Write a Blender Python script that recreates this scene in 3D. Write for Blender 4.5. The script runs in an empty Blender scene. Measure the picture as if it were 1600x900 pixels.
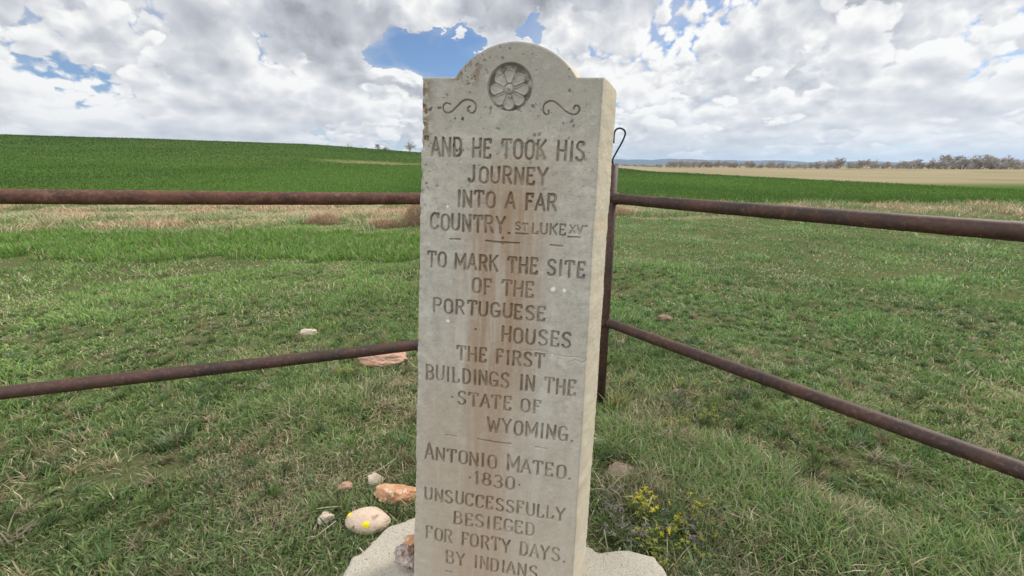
import bpy, bmesh, math, random
import numpy as np
from mathutils import Vector, noise as mnoise

rng = np.random.default_rng(7)
random.seed(7)
S = bpy.context.scene
COL = S.collection

# ------------------------------------------------------------------ camera
CAM = np.array([0.0, 0.0, 1.55])
cam = bpy.data.cameras.new('camera')
cam.sensor_width = 36.0
cam.lens = 36.0 * 675.0 / 1600.0
cam.clip_start = 0.05
cam.clip_end = 40000
cam_o = bpy.data.objects.new('camera', cam)
cam_o.location = CAM
cam_o.rotation_euler = (math.radians(90 - 15.875), 0, 0)
COL.objects.link(cam_o)
S.camera = cam_o

# ------------------------------------------------------------------ exposure
S.view_settings.view_transform = 'Standard'
S.view_settings.look = 'None'
S.view_settings.exposure = 0.0
S.view_settings.gamma = 1.0
S.view_settings.use_curve_mapping = False
S.cycles.max_bounces = 6
S.cycles.diffuse_bounces = 3
S.cycles.transmission_bounces = 3
S.cycles.use_denoising = True

# ------------------------------------------------------------------ sun
SUN_EL, SUN_AZ = 46.0, 58.0            # azimuth from +Y towards +X
sl = bpy.data.lights.new('sun', 'SUN')
sl.energy = 3.5
sl.angle = math.radians(9.0)
sl.color = (1.0, 0.95, 0.86)
so = bpy.data.objects.new('sun', sl)
_e, _a = math.radians(SUN_EL), math.radians(SUN_AZ)
SUN = Vector((math.cos(_e) * math.sin(_a), math.cos(_e) * math.cos(_a), math.sin(_e)))
so.rotation_euler = (-SUN).to_track_quat('-Z', 'Y').to_euler()
so.location = (20, 20, 40)
COL.objects.link(so)


# ------------------------------------------------------------------ node helper
class NT:
    def __init__(self, tree):
        self.t = tree
        self.n = tree.nodes
        self.l = tree.links

    def new(self, kind, **kw):
        nd = self.n.new(kind)
        for k, v in kw.items():
            setattr(nd, k, v)
        return nd

    def put(self, sock, v):
        if v is None:
            return
        if hasattr(v, 'is_linked') or isinstance(v, bpy.types.NodeSocket):
            self.l.new(v, sock)
        else:
            if isinstance(v, (tuple, list)) and sock.type == 'RGBA' and len(v) == 3:
                v = (*v, 1.0)
            sock.default_value = v

    def m(self, op, a, b=None, c=None, clamp=False):
        nd = self.new('ShaderNodeMath', operation=op)
        nd.use_clamp = clamp
        for i, v in enumerate((a, b, c)):
            self.put(nd.inputs[i], v)
        return nd.outputs[0]

    def vm(self, op, a, b=None, out=0):
        nd = self.new('ShaderNodeVectorMath', operation=op)
        self.put(nd.inputs[0], a)
        if b is not None:
            if op == 'SCALE':
                self.put(nd.inputs['Scale'], b)
            else:
                self.put(nd.inputs[1], b)
        return nd.outputs[out]

    def mix(self, f, a, b, mode='MIX'):
        nd = self.new('ShaderNodeMix', data_type='RGBA', blend_type=mode)
        self.put(nd.inputs[0], f)
        self.put(nd.inputs[6], a)
        self.put(nd.inputs[7], b)
        return nd.outputs[2]

    def step(self, x, lo, hi, a=0.0, b=1.0):
        nd = self.new('ShaderNodeMapRange', interpolation_type='SMOOTHSTEP')
        for i, v in enumerate((x, lo, hi, a, b)):
            self.put(nd.inputs[i], v)
        return nd.outputs[0]

    def noise(self, vec, scale, detail=4.0, rough=0.55, dist=0.0, col=False):
        nd = self.new('ShaderNodeTexNoise')
        self.put(nd.inputs['Vector'], vec)
        nd.inputs['Scale'].default_value = scale
        nd.inputs['Detail'].default_value = detail
        nd.inputs['Roughness'].default_value = rough
        nd.inputs['Distortion'].default_value = dist
        return nd.outputs[1 if col else 0]

    def vor(self, vec, scale, feature='F1', out=0):
        nd = self.new('ShaderNodeTexVoronoi', feature=feature)
        self.put(nd.inputs['Vector'], vec)
        nd.inputs['Scale'].default_value = scale
        return nd.outputs[out]

    def xyz(self, v):
        nd = self.new('ShaderNodeSeparateXYZ')
        self.put(nd.inputs[0], v)
        return nd.outputs

    def comb(self, x, y, z):
        nd = self.new('ShaderNodeCombineXYZ')
        for i, v in enumerate((x, y, z)):
            self.put(nd.inputs[i], v)
        return nd.outputs[0]

    def bump(self, h, strength=0.5, dist=0.01, normal=None):
        nd = self.new('ShaderNodeBump')
        nd.inputs['Strength'].default_value = strength
        nd.inputs['Distance'].default_value = dist
        self.put(nd.inputs['Height'], h)
        if normal is not None:
            self.put(nd.inputs['Normal'], normal)
        return nd.outputs[0]


def material(name):
    m = bpy.data.materials.new(name)
    m.use_nodes = True
    nt = NT(m.node_tree)
    b = m.node_tree.nodes['Principled BSDF']
    b.inputs['Roughness'].default_value = 0.85
    b.inputs['Specular IOR Level'].default_value = 0.25
    return m, nt, b


# ------------------------------------------------------------------ world: sky with broken cumulus
W = bpy.data.worlds.new('World')
S.world = W
W.use_nodes = True
W.cycles.sampling_method = 'MANUAL'
W.cycles.sample_map_resolution = 512
w = NT(W.node_tree)
bg = W.node_tree.nodes['Background']
sky = w.new('ShaderNodeTexSky', sky_type='NISHITA')
sky.sun_disc = False
sky.sun_elevation = math.radians(SUN_EL)
sky.sun_rotation = math.radians(SUN_AZ)
sky.altitude = 1400
sky.air_density = 1.0
sky.dust_density = 0.6
sky.ozone_density = 1.5
SKY_STRENGTH = 0.10
dirv = w.new('ShaderNodeTexCoord').outputs['Generated']
dx, dy, dz = w.xyz(dirv)
az = w.m('MULTIPLY', w.m('ARCTAN2', dx, dy), 57.2958)
el = w.m('MULTIPLY', w.m('ARCSINE', dz), 57.2958)
# cloud coordinates: cells shrink towards the horizon as in a flat deck seen in perspective
elp = w.m('ADD', w.m('MAXIMUM', el, 0.0), 8.0)
cu = w.m('DIVIDE', az, 5.6)
cv = w.m('MULTIPLY', w.m('LOGARITHM', elp, 2.71828), 4.3)


def deck(ov=0.0, ou=0.0):
    return w.comb(w.m('ADD', cu, ou), w.m('ADD', cv, ov), 0.0)


wob = w.noise(w.comb(w.m('MULTIPLY', az, .1), w.m('MULTIPLY', el, .17), 3.1), 1.9, 5, .6, 0.0, col=True)
wx, wy, _ = w.xyz(wob)
azw = w.m('ADD', az, w.m('MULTIPLY', w.m('SUBTRACT', wx, .5), 9.0))
elw = w.m('ADD', el, w.m('MULTIPLY', w.m('SUBTRACT', wy, .5), 6.0))


def blob(a0, e0, ra, re, soft=.35, A=azw, E=elw):
    u = w.m('DIVIDE', w.m('SUBTRACT', A, a0), ra)
    v = w.m('DIVIDE', w.m('SUBTRACT', E, e0), re)
    r = w.m('SQRT', w.m('ADD', w.m('MULTIPLY', u, u), w.m('MULTIPLY', v, v)))
    return w.step(r, 1.0 + soft, 1.0 - soft)


warp = w.vm('SCALE', w.noise(deck(), 2.6, 3, .55, 0, col=True), .22)


def billow(ov, ou=0.0, sc=1.0, seed=0.0):
    p = w.vm('ADD', deck(ov, ou), warp)
    p = w.vm('ADD', w.vm('SCALE', p, sc), (seed, seed * .7, seed * .3))
    big = w.noise(p, .50, 8, .56)
    puffs = w.m('SUBTRACT', .5, w.vor(p, 1.7))
    puffs = w.m('ADD', puffs, w.m('MULTIPLY', w.m('SUBTRACT', .5, w.vor(p, 4.4)), .42))
    return w.m('ADD', big, w.m('MULTIPLY', puffs, .20))


n2 = w.noise(deck(4.0), .55, 3, .5)
n2f = w.noise(deck(2.0), 7.0, 4, .6)
hole = w.m('MAXIMUM', blob(-10.4, 12.5, 5.7, 1.75, .4), blob(-6.3, 14.2, 3.2, 1.2, .45))
hole = w.m('MAXIMUM', hole, blob(-7.5, 11.2, 2.8, 1.6, .45))
hole = w.m('MAXIMUM', hole, w.m('MULTIPLY', blob(2.2, 15.2, 1.8, 1.3), .35))
puff = blob(-6.7, 14.7, 1.1, .75, .4)
hole = w.m('MULTIPLY', hole, w.m('SUBTRACT', 1.0, puff))
dark = w.m('MAXIMUM', blob(-18.5, 15.2, 7.5, 2.1, .5), w.m('MULTIPLY', blob(-1.5, 17.3, 6.0, 1.6, .5), 1.0))
dark = w.m('MAXIMUM', dark, w.m('MULTIPLY', blob(9.0, 17.6, 3.5, .9, .5), .7))
dark = w.m('MAXIMUM', dark, w.m('MULTIPLY', blob(-22.0, 11.8, 5.0, 1.0, .5), .35))
dark = w.m('MAXIMUM', dark, w.m('MULTIPLY', blob(-13.0, 8.6, 4.4, .9, .5), .40))
dark = w.m('MAXIMUM', dark, w.m('MULTIPLY', blob(21.5, 7.4, 3.8, 1.0, .5), .35))
dark = w.m('MAXIMUM', dark, w.m('MULTIPLY', blob(16.0, 11.0, 3.0, .7, .5), .30))
lite = w.m('MAXIMUM', blob(-13.8, 10.6, 4.2, 1.0, .5), puff)
lite = w.m('MAXIMUM', lite, w.m('MULTIPLY', blob(17.0, 13.3, 5.5, 1.5, .5), .75))
lite = w.m('MAXIMUM', lite, w.m('MULTIPLY', blob(7.0, 14.0, 3.0, 1.3, .5), .8))
lite = w.m('MAXIMUM', lite, w.m('MULTIPLY', blob(-13.2, 15.8, 2.2, 1.2, .5), .5))

mod = w.m('ADD', w.m('MULTIPLY', w.m('SUBTRACT', n2, .5), .6), w.m('SUBTRACT', w.m('MULTIPLY', lite, .34), w.m('MULTIPLY', dark, .44)))


def cloud_ramp(x):
    ramp = w.new('ShaderNodeValToRGB')
    w.put(ramp.inputs[0], x)
    r_ = ramp.color_ramp
    r_.elements[0].position = 0.0
    r_.elements[0].color = (.29, .305, .345, 1)
    r_.elements[1].position = 1.0
    r_.elements[1].color = (1.0, .99, .97, 1)
    for p_, c_ in ((.3, (.45, .465, .51)), (.6, (.62, .635, .675)), (.82, (.80, .805, .815))):
        q_ = r_.elements.new(p_)
        q_.color = (*c_, 1)
    return ramp.outputs[0]


skyc = w.vm('SCALE', sky.outputs[0], SKY_STRENGTH)
skyc = w.mix(1.0, skyc, (.80, .95, 1.12), 'MULTIPLY')
# a thin high veil, then three decks, the nearest last
veil = w.step(w.noise(deck(9.0), .45, 4, .5), .32, .66, .05, .62)
veil = w.m('MULTIPLY', veil, w.m('SUBTRACT', 1.0, w.m('MULTIPLY', hole, .95)))
final = w.mix(veil, skyc, (.70, .72, .76))
for sc_, seed_, lo_, hi_, gain in ((1.6, 3.0, .40, .47, 2.3), (1.1, 11.0, .45, .495, 2.5), (.75, 23.0, .485, .52, 2.6)):
    d0 = billow(0.0, 0.0, sc_, seed_)
    d1 = billow(.24 / sc_, .07 / sc_, sc_, seed_)
    d0h = w.m('SUBTRACT', d0, w.m('MULTIPLY', hole, .6))
    msk = w.step(d0h, lo_, hi_)
    b_ = w.m('ADD', .84, w.m('MULTIPLY', w.m('SUBTRACT', d0, d1), gain))
    b_ = w.m('SUBTRACT', b_, w.m('MULTIPLY', w.m('MAXIMUM', w.m('SUBTRACT', d0, hi_), 0.0), 1.5))
    b_ = w.m('ADD', b_, mod)
    # far clouds near the horizon lose contrast
    b_ = w.m('ADD', w.m('MULTIPLY', w.m('SUBTRACT', b_, .70), w.step(el, 1.0, 8.0, .55, 1.0)), w.step(el, 12.0, 4.0, .70, .78))
    b_ = w.m('MINIMUM', w.m('MAXIMUM', b_, 0.0), 1.0)
    final = w.mix(msk, final, cloud_ramp(b_))
small = w.step(w.m('ADD', puff, w.m('MULTIPLY', w.m('SUBTRACT', n2f, .5), 1.6)), .45, .62)
final = w.mix(w.m('MULTIPLY', small, w.step(puff, .02, .2)), final, cloud_ramp(w.m('ADD', .86, w.m('MULTIPLY', w.m('SUBTRACT', elw, 14.7), .12))))
# unseen sky behind the camera brightened, more at left, as added fill light
back = w.step(dy, .15, -.45, 1.0, 2.15)
back = w.m('ADD', 1.0, w.m('MULTIPLY', w.m('SUBTRACT', back, 1.0), w.step(dx, .7, -.7, .45, 1.55)))
final = w.vm('SCALE', final, back)
ground_col = (.10, .11, .07)
final = w.mix(w.step(dz, -.01, -.03), final, ground_col)
w.put(bg.inputs['Color'], final)
bg.inputs['Strength'].default_value = 1.0


# ------------------------------------------------------------------ mesh helpers
def vnoise(x, y, seed=0):
    """smooth 2-d value noise in 0..1"""
    x = np.asarray(x, float)
    y = np.asarray(y, float)
    xi, yi = np.floor(x).astype(np.int64), np.floor(y).astype(np.int64)
    fx, fy = x - xi, y - yi
    fx, fy = fx * fx * (3 - 2 * fx), fy * fy * (3 - 2 * fy)

    def h(a, b):
        k = (a * 374761393 + b * 668265263 + seed * 974634777) & 0x7fffffff
        k = ((k ^ (k >> 13)) * 1274126177) & 0x7fffffff
        k = k ^ (k >> 16)
        return (k & 0xffff) / 65535.0
    a = h(xi, yi) * (1 - fx) + h(xi + 1, yi) * fx
    b = h(xi, yi + 1) * (1 - fx) + h(xi + 1, yi + 1) * fx
    return a * (1 - fy) + b * fy


def fbm2(x, y, oct=4, seed=0, gain=.5):
    t, amp, tot = 0, 1.0, 0
    for i in range(oct):
        t = t + amp * vnoise(x * 2 ** i + 17.3 * i, y * 2 ** i - 9.1 * i, seed + i)
        tot += amp
        amp *= gain
    return t / tot


def sstep(x, a, b):
    t = np.clip((np.asarray(x, float) - a) / (b - a), 0, 1)
    return t * t * (3 - 2 * t)


def mesh_np(name, V, F, mat=None, smooth=True, col=None, parent=None):
    """V (n,3); F (m,k) equal sized faces or a list of such arrays"""
    me = bpy.data.meshes.new(name)
    V = np.asarray(V, np.float32)
    Fs = F if isinstance(F, list) else [F]
    loops = np.concatenate([f.ravel() for f in Fs]).astype(np.int32)
    sizes = np.concatenate([np.full(len(f), f.shape[1]) for f in Fs])
    starts = np.concatenate([[0], np.cumsum(sizes)[:-1]]).astype(np.int32)
    me.vertices.add(len(V))
    me.vertices.foreach_set('co', V.ravel())
    me.loops.add(len(loops))
    me.loops.foreach_set('vertex_index', loops)
    me.polygons.add(len(sizes))
    me.polygons.foreach_set('loop_start', starts)
    me.polygons.foreach_set('use_smooth', np.full(len(sizes), smooth))
    me.update(calc_edges=True)
    me.validate()
    if col is not None:
        a = me.color_attributes.new('Col', 'FLOAT_COLOR', 'POINT')
        c = np.concatenate([np.asarray(col, np.float32), np.ones((len(V), 1), np.float32)], 1)
        a.data.foreach_set('color', c.ravel())
    if mat:
        me.materials.append(mat)
    o = bpy.data.objects.new(name, me)
    COL.objects.link(o)
    if parent:
        o.parent = parent
    return o


def tag(o, label=None, cat=None, group=None, kind=None):
    if label:
        o['label'] = label
    if cat:
        o['category'] = cat
    if group:
        o['group'] = group
    if kind:
        o['kind'] = kind
    return o


def empty(name, loc, rz=0.0):
    o = bpy.data.objects.new(name, None)
    o.location = loc
    o.rotation_euler = (0, 0, rz)
    o.empty_display_size = .05
    COL.objects.link(o)
    return o


def gridf(nr, nc):
    i = np.arange(nr - 1)[:, None] * nc + np.arange(nc - 1)[None, :]
    return np.stack([i, i + 1, i + nc + 1, i + nc], -1).reshape(-1, 4)


def tube(path, rad, seg=14, cap=True):
    """tube along a polyline; returns V, list of faces"""
    P = [Vector(p) for p in path]
    n = len(P)
    rad = rad if hasattr(rad, '__len__') else [rad] * n
    V = []
    ref = None
    for i in range(n):
        t = (P[min(i + 1, n - 1)] - P[max(i - 1, 0)]).normalized()
        if ref is None:
            ref = t.orthogonal().normalized()
        a = (ref - t * ref.dot(t)).normalized()
        ref = a
        b = t.cross(a)
        for k in range(seg):
            an = 2 * math.pi * k / seg
            V.append(P[i] + (a * math.cos(an) + b * math.sin(an)) * rad[i])
    F = []
    for i in range(n - 1):
        for k in range(seg):
            k2 = (k + 1) % seg
            F.append((i * seg + k, i * seg + k2, (i + 1) * seg + k2, (i + 1) * seg + k))
    quads = np.array(F)
    out = [quads]
    V = np.array([tuple(v) for v in V])
    if cap:
        c0, c1 = len(V), len(V) + 1
        V = np.vstack([V, [tuple(P[0])], [tuple(P[-1])]])
        tr = []
        for k in range(seg):
            k2 = (k + 1) % seg
            tr.append((c0, k2, k))
            tr.append((c1, (n - 1) * seg + k, (n - 1) * seg + k2))
        out.append(np.array(tr))
    return V, out


def join_tubes(items):
    VV, Q, T, off = [], [], [], 0
    for V, fs in items:
        VV.append(V)
        for f in fs:
            (Q if f.shape[1] == 4 else T).append(f + off)
        off += len(V)
    return np.vstack(VV), [np.vstack(a) for a in (Q, T) if a]


# ------------------------------------------------------------------ terrain
AZ_K = np.array([-180, -100, -60, -35, -24.6, -11.3, 0, 10, 17, 30, 60, 120, 180.])
AZ_A = np.array([.01, .036, .040, .0395, .0375, .0240, .013, .003, -.005, -.006, -.006, .0, .01])
R0 = 230.0


def ground_z(x, y):
    x = np.asarray(x, float)
    y = np.asarray(y, float)
    r = np.hypot(x, y)
    a = np.degrees(np.arctan2(x, y))
    A = np.interp(a, AZ_K, AZ_A) * R0 + 1.55
    up = sstep(r, 22, R0)
    dn = 1 - sstep(r, R0, 620)
    h = A * up * dn
    h = h + (fbm2(x * .9, y * .9, 3, 5) - .5) * .035 * (1 - sstep(r, 30, 80))
    h = h + (fbm2(x * .03, y * .03, 3, 9) - .5) * .6 * sstep(r, 40, 150) * (1 - sstep(r, 500, 900))
    return h


def gz(x, y):
    return float(ground_z(x, y))


# ground material with its zones laid out on the land (metres)
gm, g, gb = material('ground_soil_and_grass')
pos = g.new('ShaderNodeNewGeometry').outputs['Position']
gx, gy, gzz = g.xyz(pos)
nz = g.noise(pos, .55, 4, .6)
nz2 = g.noise(pos, 6.0, 4, .6)
nz3 = g.noise(pos, 45.0, 3, .6)
wig = g.m('MULTIPLY', g.m('SUBTRACT', nz, .5), 3.0)
yy = g.m('ADD', gy, wig)
lawn = g.mix(nz2, (.085, .115, .040), (.15, .125, .078))
lawn = g.mix(g.m('MULTIPLY', nz3, .6), lawn, (.06, .085, .03))
lushc = g.mix(nz3, (.05, .10, .02), (.09, .12, .035))
dryc = g.mix(g.noise(pos, 2.2, 5, .65), (.40, .315, .225), (.16, .175, .085))
farw = g.noise(g.vm('MULTIPLY', pos, (1.0, .25, 1.0)), .16, 5, .62)
rows = g.noise(g.vm('MULTIPLY', pos, (.5, 5.0, .5)), 1.0, 3, .6)
cropc = g.mix(farw, (.058, .112, .026), (.085, .150, .036))
cropc = g.mix(g.m('MULTIPLY', rows, .45), cropc, (.045, .085, .022))
cropc = g.mix(g.step(g.vm('LENGTH', pos, out=1), 60, 170, 0.0, .65), cropc, (.054, .086, .032))
patch_ = g.noise(g.vm('MULTIPLY', pos, (1.0, .45, 1.0)), .05, 5, .62)
cropc = g.mix(g.step(patch_, .46, .66, 0.0, .55), cropc, (.085, .125, .035))
cropc = g.mix(g.step(patch_, .46, .30, 0.0, .45), cropc, (.035, .080, .018))
# wheel tracks along the drill rows
tw_l = g.m('ADD', gy, g.m('MULTIPLY', g.m('SUBTRACT', g.noise(pos, .02, 2, .5), .5), 14.0))
tr1 = g.m('ABSOLUTE', g.m('SUBTRACT', g.m('PINGPONG', tw_l, 9.0), 4.5))
trk = g.m('MULTIPLY', g.step(g.m('ABSOLUTE', g.m('SUBTRACT', tr1, .9)), .45, .15), g.step(g.noise(pos, .35, 3, .6), .40, .60))
cropc = g.mix(g.m('MULTIPLY', trk, .5), cropc, (.12, .115, .055))
# bare streak on the hillside
u_ = g.m('ADD', g.m('MULTIPLY', g.m('ADD', gx, 26.0), .97), g.m('MULTIPLY', g.m('SUBTRACT', gy, 84.0), .24))
v_ = g.m('SUBTRACT', g.m('MULTIPLY', g.m('SUBTRACT', gy, 84.0), .97), g.m('MULTIPLY', g.m('ADD', gx, 26.0), .24))
v_ = g.m('ADD', v_, g.m('MULTIPLY', g.m('SUBTRACT', g.noise(pos, .13, 4, .6), .5), 26.0))
rr = g.m('SQRT', g.m('ADD', g.m('POWER', g.m('DIVIDE', u_, 11.0), 2.0), g.m('POWER', g.m('DIVIDE', v_, 7.0), 2.0)))
streak = g.m('MULTIPLY', g.step(rr, 1.15, .5), g.step(g.noise(pos, .5, 4, .65), .36, .58))
cropc = g.mix(g.m('MULTIPLY', streak, .85), cropc, (.26, .20, .115))
tanc = g.mix(g.noise(g.vm('MULTIPLY', pos, (1, .2, 1)), .12, 4, .6), (.36, .30, .205), (.23, .205, .125))
tanc = g.mix(g.m('MULTIPLY', g.step(g.noise(g.vm('MULTIPLY', pos, (.03, 1.1, .1)), 1.0, 4, .7), .45, .62), .6), tanc, (.20, .175, .10))
tanc = g.mix(g.step(g.noise(pos, .035, 4, .6), .52, .66, 0, .5), tanc, (.15, .155, .075))
xr = g.m('ADD', gx, g.m('MULTIPLY', g.m('SUBTRACT', g.noise(pos, .06, 3, .6), .5), 6.0))
edge_x = g.m('ADD', 33.0, g.m('MULTIPLY', g.m('MAXIMUM', g.m('SUBTRACT', gy, 90.0), 0.0), .02))
tan_m = g.step(g.m('SUBTRACT', xr, edge_x), -1.2, 1.2)
tan_m = g.m('MAXIMUM', tan_m, g.m('MULTIPLY', g.step(gy, 205, 225), g.step(gx, -5, 12)))
tan_m = g.m('MULTIPLY', tan_m, g.step(gy, 30, 45))
cropc = g.mix(tan_m, cropc, tanc)
dy0 = g.step(gx, -1.0, 2.0, 10.0, 13.0)
dry_m = g.step(g.m('SUBTRACT', yy, dy0), -.5, .7)
dry_m = g.m('MULTIPLY', dry_m, g.step(gx, 5.0, 7.5, 1.0, .25))
lush_m = g.m('MULTIPLY', g.step(yy, 7.0, 7.8), g.step(gx, -.4, -1.2))
c = g.mix(lush_m, lawn, lushc)
c = g.mix(dry_m, c, dryc)
c = g.mix(g.step(yy, 18.4, 19.2), c, cropc)
c = g.mix(g.step(g.vm('LENGTH', pos, out=1), 900, 2500), c, (.10, .105, .075))
g.put(gb.inputs['Base Color'], c)
gb.inputs['Roughness'].default_value = 1.0
gb.inputs['Specular IOR Level'].default_value = 0.0
near_b = g.bump(g.m('ADD', nz3, nz2), .6, .03)
g.put(gb.inputs['Normal'], near_b)

rr_ = np.concatenate([[0.0], np.geomspace(.3, 25, 150), np.geomspace(25.6, 14000, 170)])
aa_ = np.radians(np.linspace(-180, 180, 361))
RR, AA = np.meshgrid(rr_, aa_, indexing='ij')
X, Y = RR * np.sin(AA), RR * np.cos(AA)
ground = mesh_np('ground', np.stack([X, Y, ground_z(X, Y)], -1).reshape(-1, 3), gridf(*X.shape)[:, ::-1].copy(), gm)
tag(ground, kind='structure')

# far range of hills, blue-dark with timber, ten kilometres off
hm, h_, hb = material('timbered_far_hills')
hp = h_.new('ShaderNodeNewGeometry').outputs['Position']
h_.put(hb.inputs['Base Color'], h_.mix(h_.noise(hp, .002, 5, .6), (.035, .05, .04), (.07, .075, .06)))
hb.inputs['Roughness'].default_value = 1.0
hb.inputs['Specular IOR Level'].default_value = 0.0
hu = np.linspace(0, 1, 240)
hv = np.linspace(0, 1, 14)
HV, HU = np.meshgrid(hv, hu, indexing='ij')
haz = np.radians(2 + 46 * HU)
ridge = 40 + 95 * fbm2(HU * 7, HU * 0 + 3, 5, 21) + 60 * np.exp(-((HU - .28) / .16) ** 2)
ridge = ridge * sstep(HU, 0, .12) * (1 - sstep(HU, .75, 1))
hr = 9000 + 2600 * HV
prof = np.sin(np.clip(HV, 0, 1) * math.pi) ** .8
hz = -8 + ridge * prof * (.85 + .3 * fbm2(HU * 40, HV * 6, 4, 33))
hills = mesh_np('hills', np.stack([hr * np.sin(haz), hr * np.cos(haz), hz], -1).reshape(-1, 3), gridf(*HU.shape), hm)
tag(hills, kind='structure')

# ------------------------------------------------------------------ the carved marker
O = np.array([0.0, 1.1, .95])
U = np.array([0.98509974, -0.16909876, -0.03137047])
Vv = np.array([0.04307447, 0.06599543, 0.99688976])
N = np.array([-0.16650252, -0.98338711, 0.07229592])
TH = 0.16
T_SH, A_C, A_R, A_CT = .810, -.029, .1815, None
APEX = .8905
A_CT = APEX - A_R
A_HW = math.sqrt(A_R ** 2 - (T_SH - A_CT) ** 2)
T_BOT = -.80


def s_left(t):
    return -.2827 + .021 * t + (fbm2(np.asarray(t) * 16, np.asarray(t) * 0 + 2, 3, 31) - .5) * .005


def s_right(t):
    return .198 - .021 * t + .005 + (fbm2(np.asarray(t) * 14, np.asarray(t) * 0 + 5, 3, 32) - .5) * .004


def inside_d(s, t):
    """distance inwards from the outline of the front"""
    d_trap = np.minimum(np.minimum(s - s_left(t), s_right(t) - s), T_SH - t)
    d_circ = A_R - np.hypot(s - A_C, t - A_CT)
    d_circ = np.where(t > T_SH - .12, d_circ, -1)
    return np.maximum(d_trap, d_circ)


def edge_r(s, t):
    return .007 + 0 * s


# --- letters as chisel strokes in a unit cell (x 0..1, y 0..1)
def arc(cx, cy, rx, ry, a0, a1, n=10):
    return [(cx + rx * math.cos(math.radians(a)), cy + ry * math.sin(math.radians(a))) for a in np.linspace(a0, a1, n)]


def rr_loop():
    # tall rounded O
    return arc(.5, .70, .42, .28, 180, 0, 9) + arc(.5, .28, .42, .28, 0, -180, 9) + [(.08, .70)]


G = {
    'A': [[(.02, 0), (.5, 1)], [(.5, 1), (.98, 0)], [(.2, .32), (.8, .32)]],
    'B': [[(.12, 0), (.12, 1)], [(.12, 1)] + arc(.5, .77, .36, .23, 90, -90, 7) + [(.12, .54)],
          [(.5, .54)] + arc(.5, .27, .42, .27, 90, -90, 7) + [(.12, 0)]],
    'C': [arc(.5, .70, .42, .29, 20, 180, 8) + arc(.5, .29, .42, .29, 180, 340, 8), [(.9, .98), (.9, .74)]],
    'D': [[(.12, 0), (.12, 1)], [(.12, 1)] + arc(.42, .66, .46, .34, 90, 0, 6) + arc(.42, .34, .46, .34, 0, -90, 6) + [(.12, 0)]],
    'E': [[(.14, 0), (.14, 1)], [(.14, 1), (.88, 1)], [(.88, 1), (.9, .84)], [(.14, .53), (.68, .53)], [(.14, 0), (.9, 0)], [(.9, 0), (.92, .17)]],
    'F': [[(.16, 0), (.16, 1)], [(.16, 1), (.9, 1)], [(.9, 1), (.92, .82)], [(.16, .52), (.7, .52)]],
    'G': [arc(.5, .70, .42, .29, 20, 180, 8) + arc(.5, .29, .42, .29, 180, 350, 8), [(.92, .42), (.92, .04)], [(.56, .40), (.95, .40)]],
    'H': [[(.1, 0), (.1, 1)], [(.9, 0), (.9, 1)], [(.1, .5), (.9, .5)]],
    'I': [[(.5, 0), (.5, 1)]],
    'J': [[(.72, 1), (.72, .26)] + arc(.40, .26, .32, .26, 0, -160, 7)],
    'K': [[(.1, 0), (.1, 1)], [(.9, 1), (.1, .42)], [(.36, .62), (.94, 0)]],
    'L': [[(.14, 0), (.14, 1)], [(.14, 0), (.88, 0)], [(.88, 0), (.92, .2)]],
    'M': [[(.06, 0), (.06, 1)], [(.06, 1), (.5, .25)], [(.5, .25), (.94, 1)], [(.94, 1), (.94, 0)]],
    'N': [[(.1, 0), (.1, 1)], [(.1, 1), (.9, 0)], [(.9, 0), (.9, 1)]],
    'O': [rr_loop()],
    'P': [[(.12, 0), (.12, 1)], [(.12, 1)] + arc(.5, .74, .4, .26, 90, -90, 7) + [(.12, .48)]],
    'R': [[(.12, 0), (.12, 1)], [(.12, 1)] + arc(.5, .75, .38, .25, 90, -90, 7) + [(.12, .5)], [(.5, .5), (.94, 0)]],
    'S': [arc(.5, .755, .38, .245, 25, 180, 7) + [(.20, .62), (.5, .52), (.80, .40)] + arc(.5, .245, .40, .245, 0, -155, 8)],
    'T': [[(.5, 0), (.5, 1)], [(.04, 1), (.96, 1)], [(.04, 1), (.02, .83)], [(.96, 1), (.98, .83)]],
    'U': [[(.1, 1), (.1, .28)] + arc(.5, .28, .4, .28, 180, 360, 8) + [(.9, 1)]],
    'V': [[(.04, 1), (.5, 0)], [(.5, 0), (.96, 1)]],
    'W': [[(.02, 1), (.27, 0)], [(.27, 0), (.5, .8)], [(.5, .8), (.73, 0)], [(.73, 0), (.98, 1)]],
    'X': [[(.06, 1), (.94, 0)], [(.94, 1), (.06, 0)]],
    'Y': [[(.03, 1), (.5, .46)], [(.97, 1), (.5, .46)], [(.5, .46), (.5, 0)]],
    '1': [[(.5, 0), (.5, 1)], [(.5, 1), (.25, .84)]],
    '8': [arc(.5, .76, .34, .24, 0, 360, 14), arc(.5, .26, .42, .26, 0, 360, 14)],
    '3': [arc(.48, .76, .36, .24, 160, -90, 9), arc(.48, .26, .42, .26, 90, -160, 9)],
    '0': [rr_loop()],
    '.': [[(.5, .02), (.5, .06)]],
    ':': [[(.5, .46), (.5, .5)]],       # raised dot
    '"': [[(.25, 1.08), (.15, .92)], [(.7, 1.08), (.62, .92)]],
}
WID = {'I': .42, ' ': .58, '.': .42, ':': .6, '1': .55, 'M': 1.3, 'W': 1.4, '"': .6, 'J': .9, 'L': .86, 'E': .86, 'F': .84}
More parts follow.
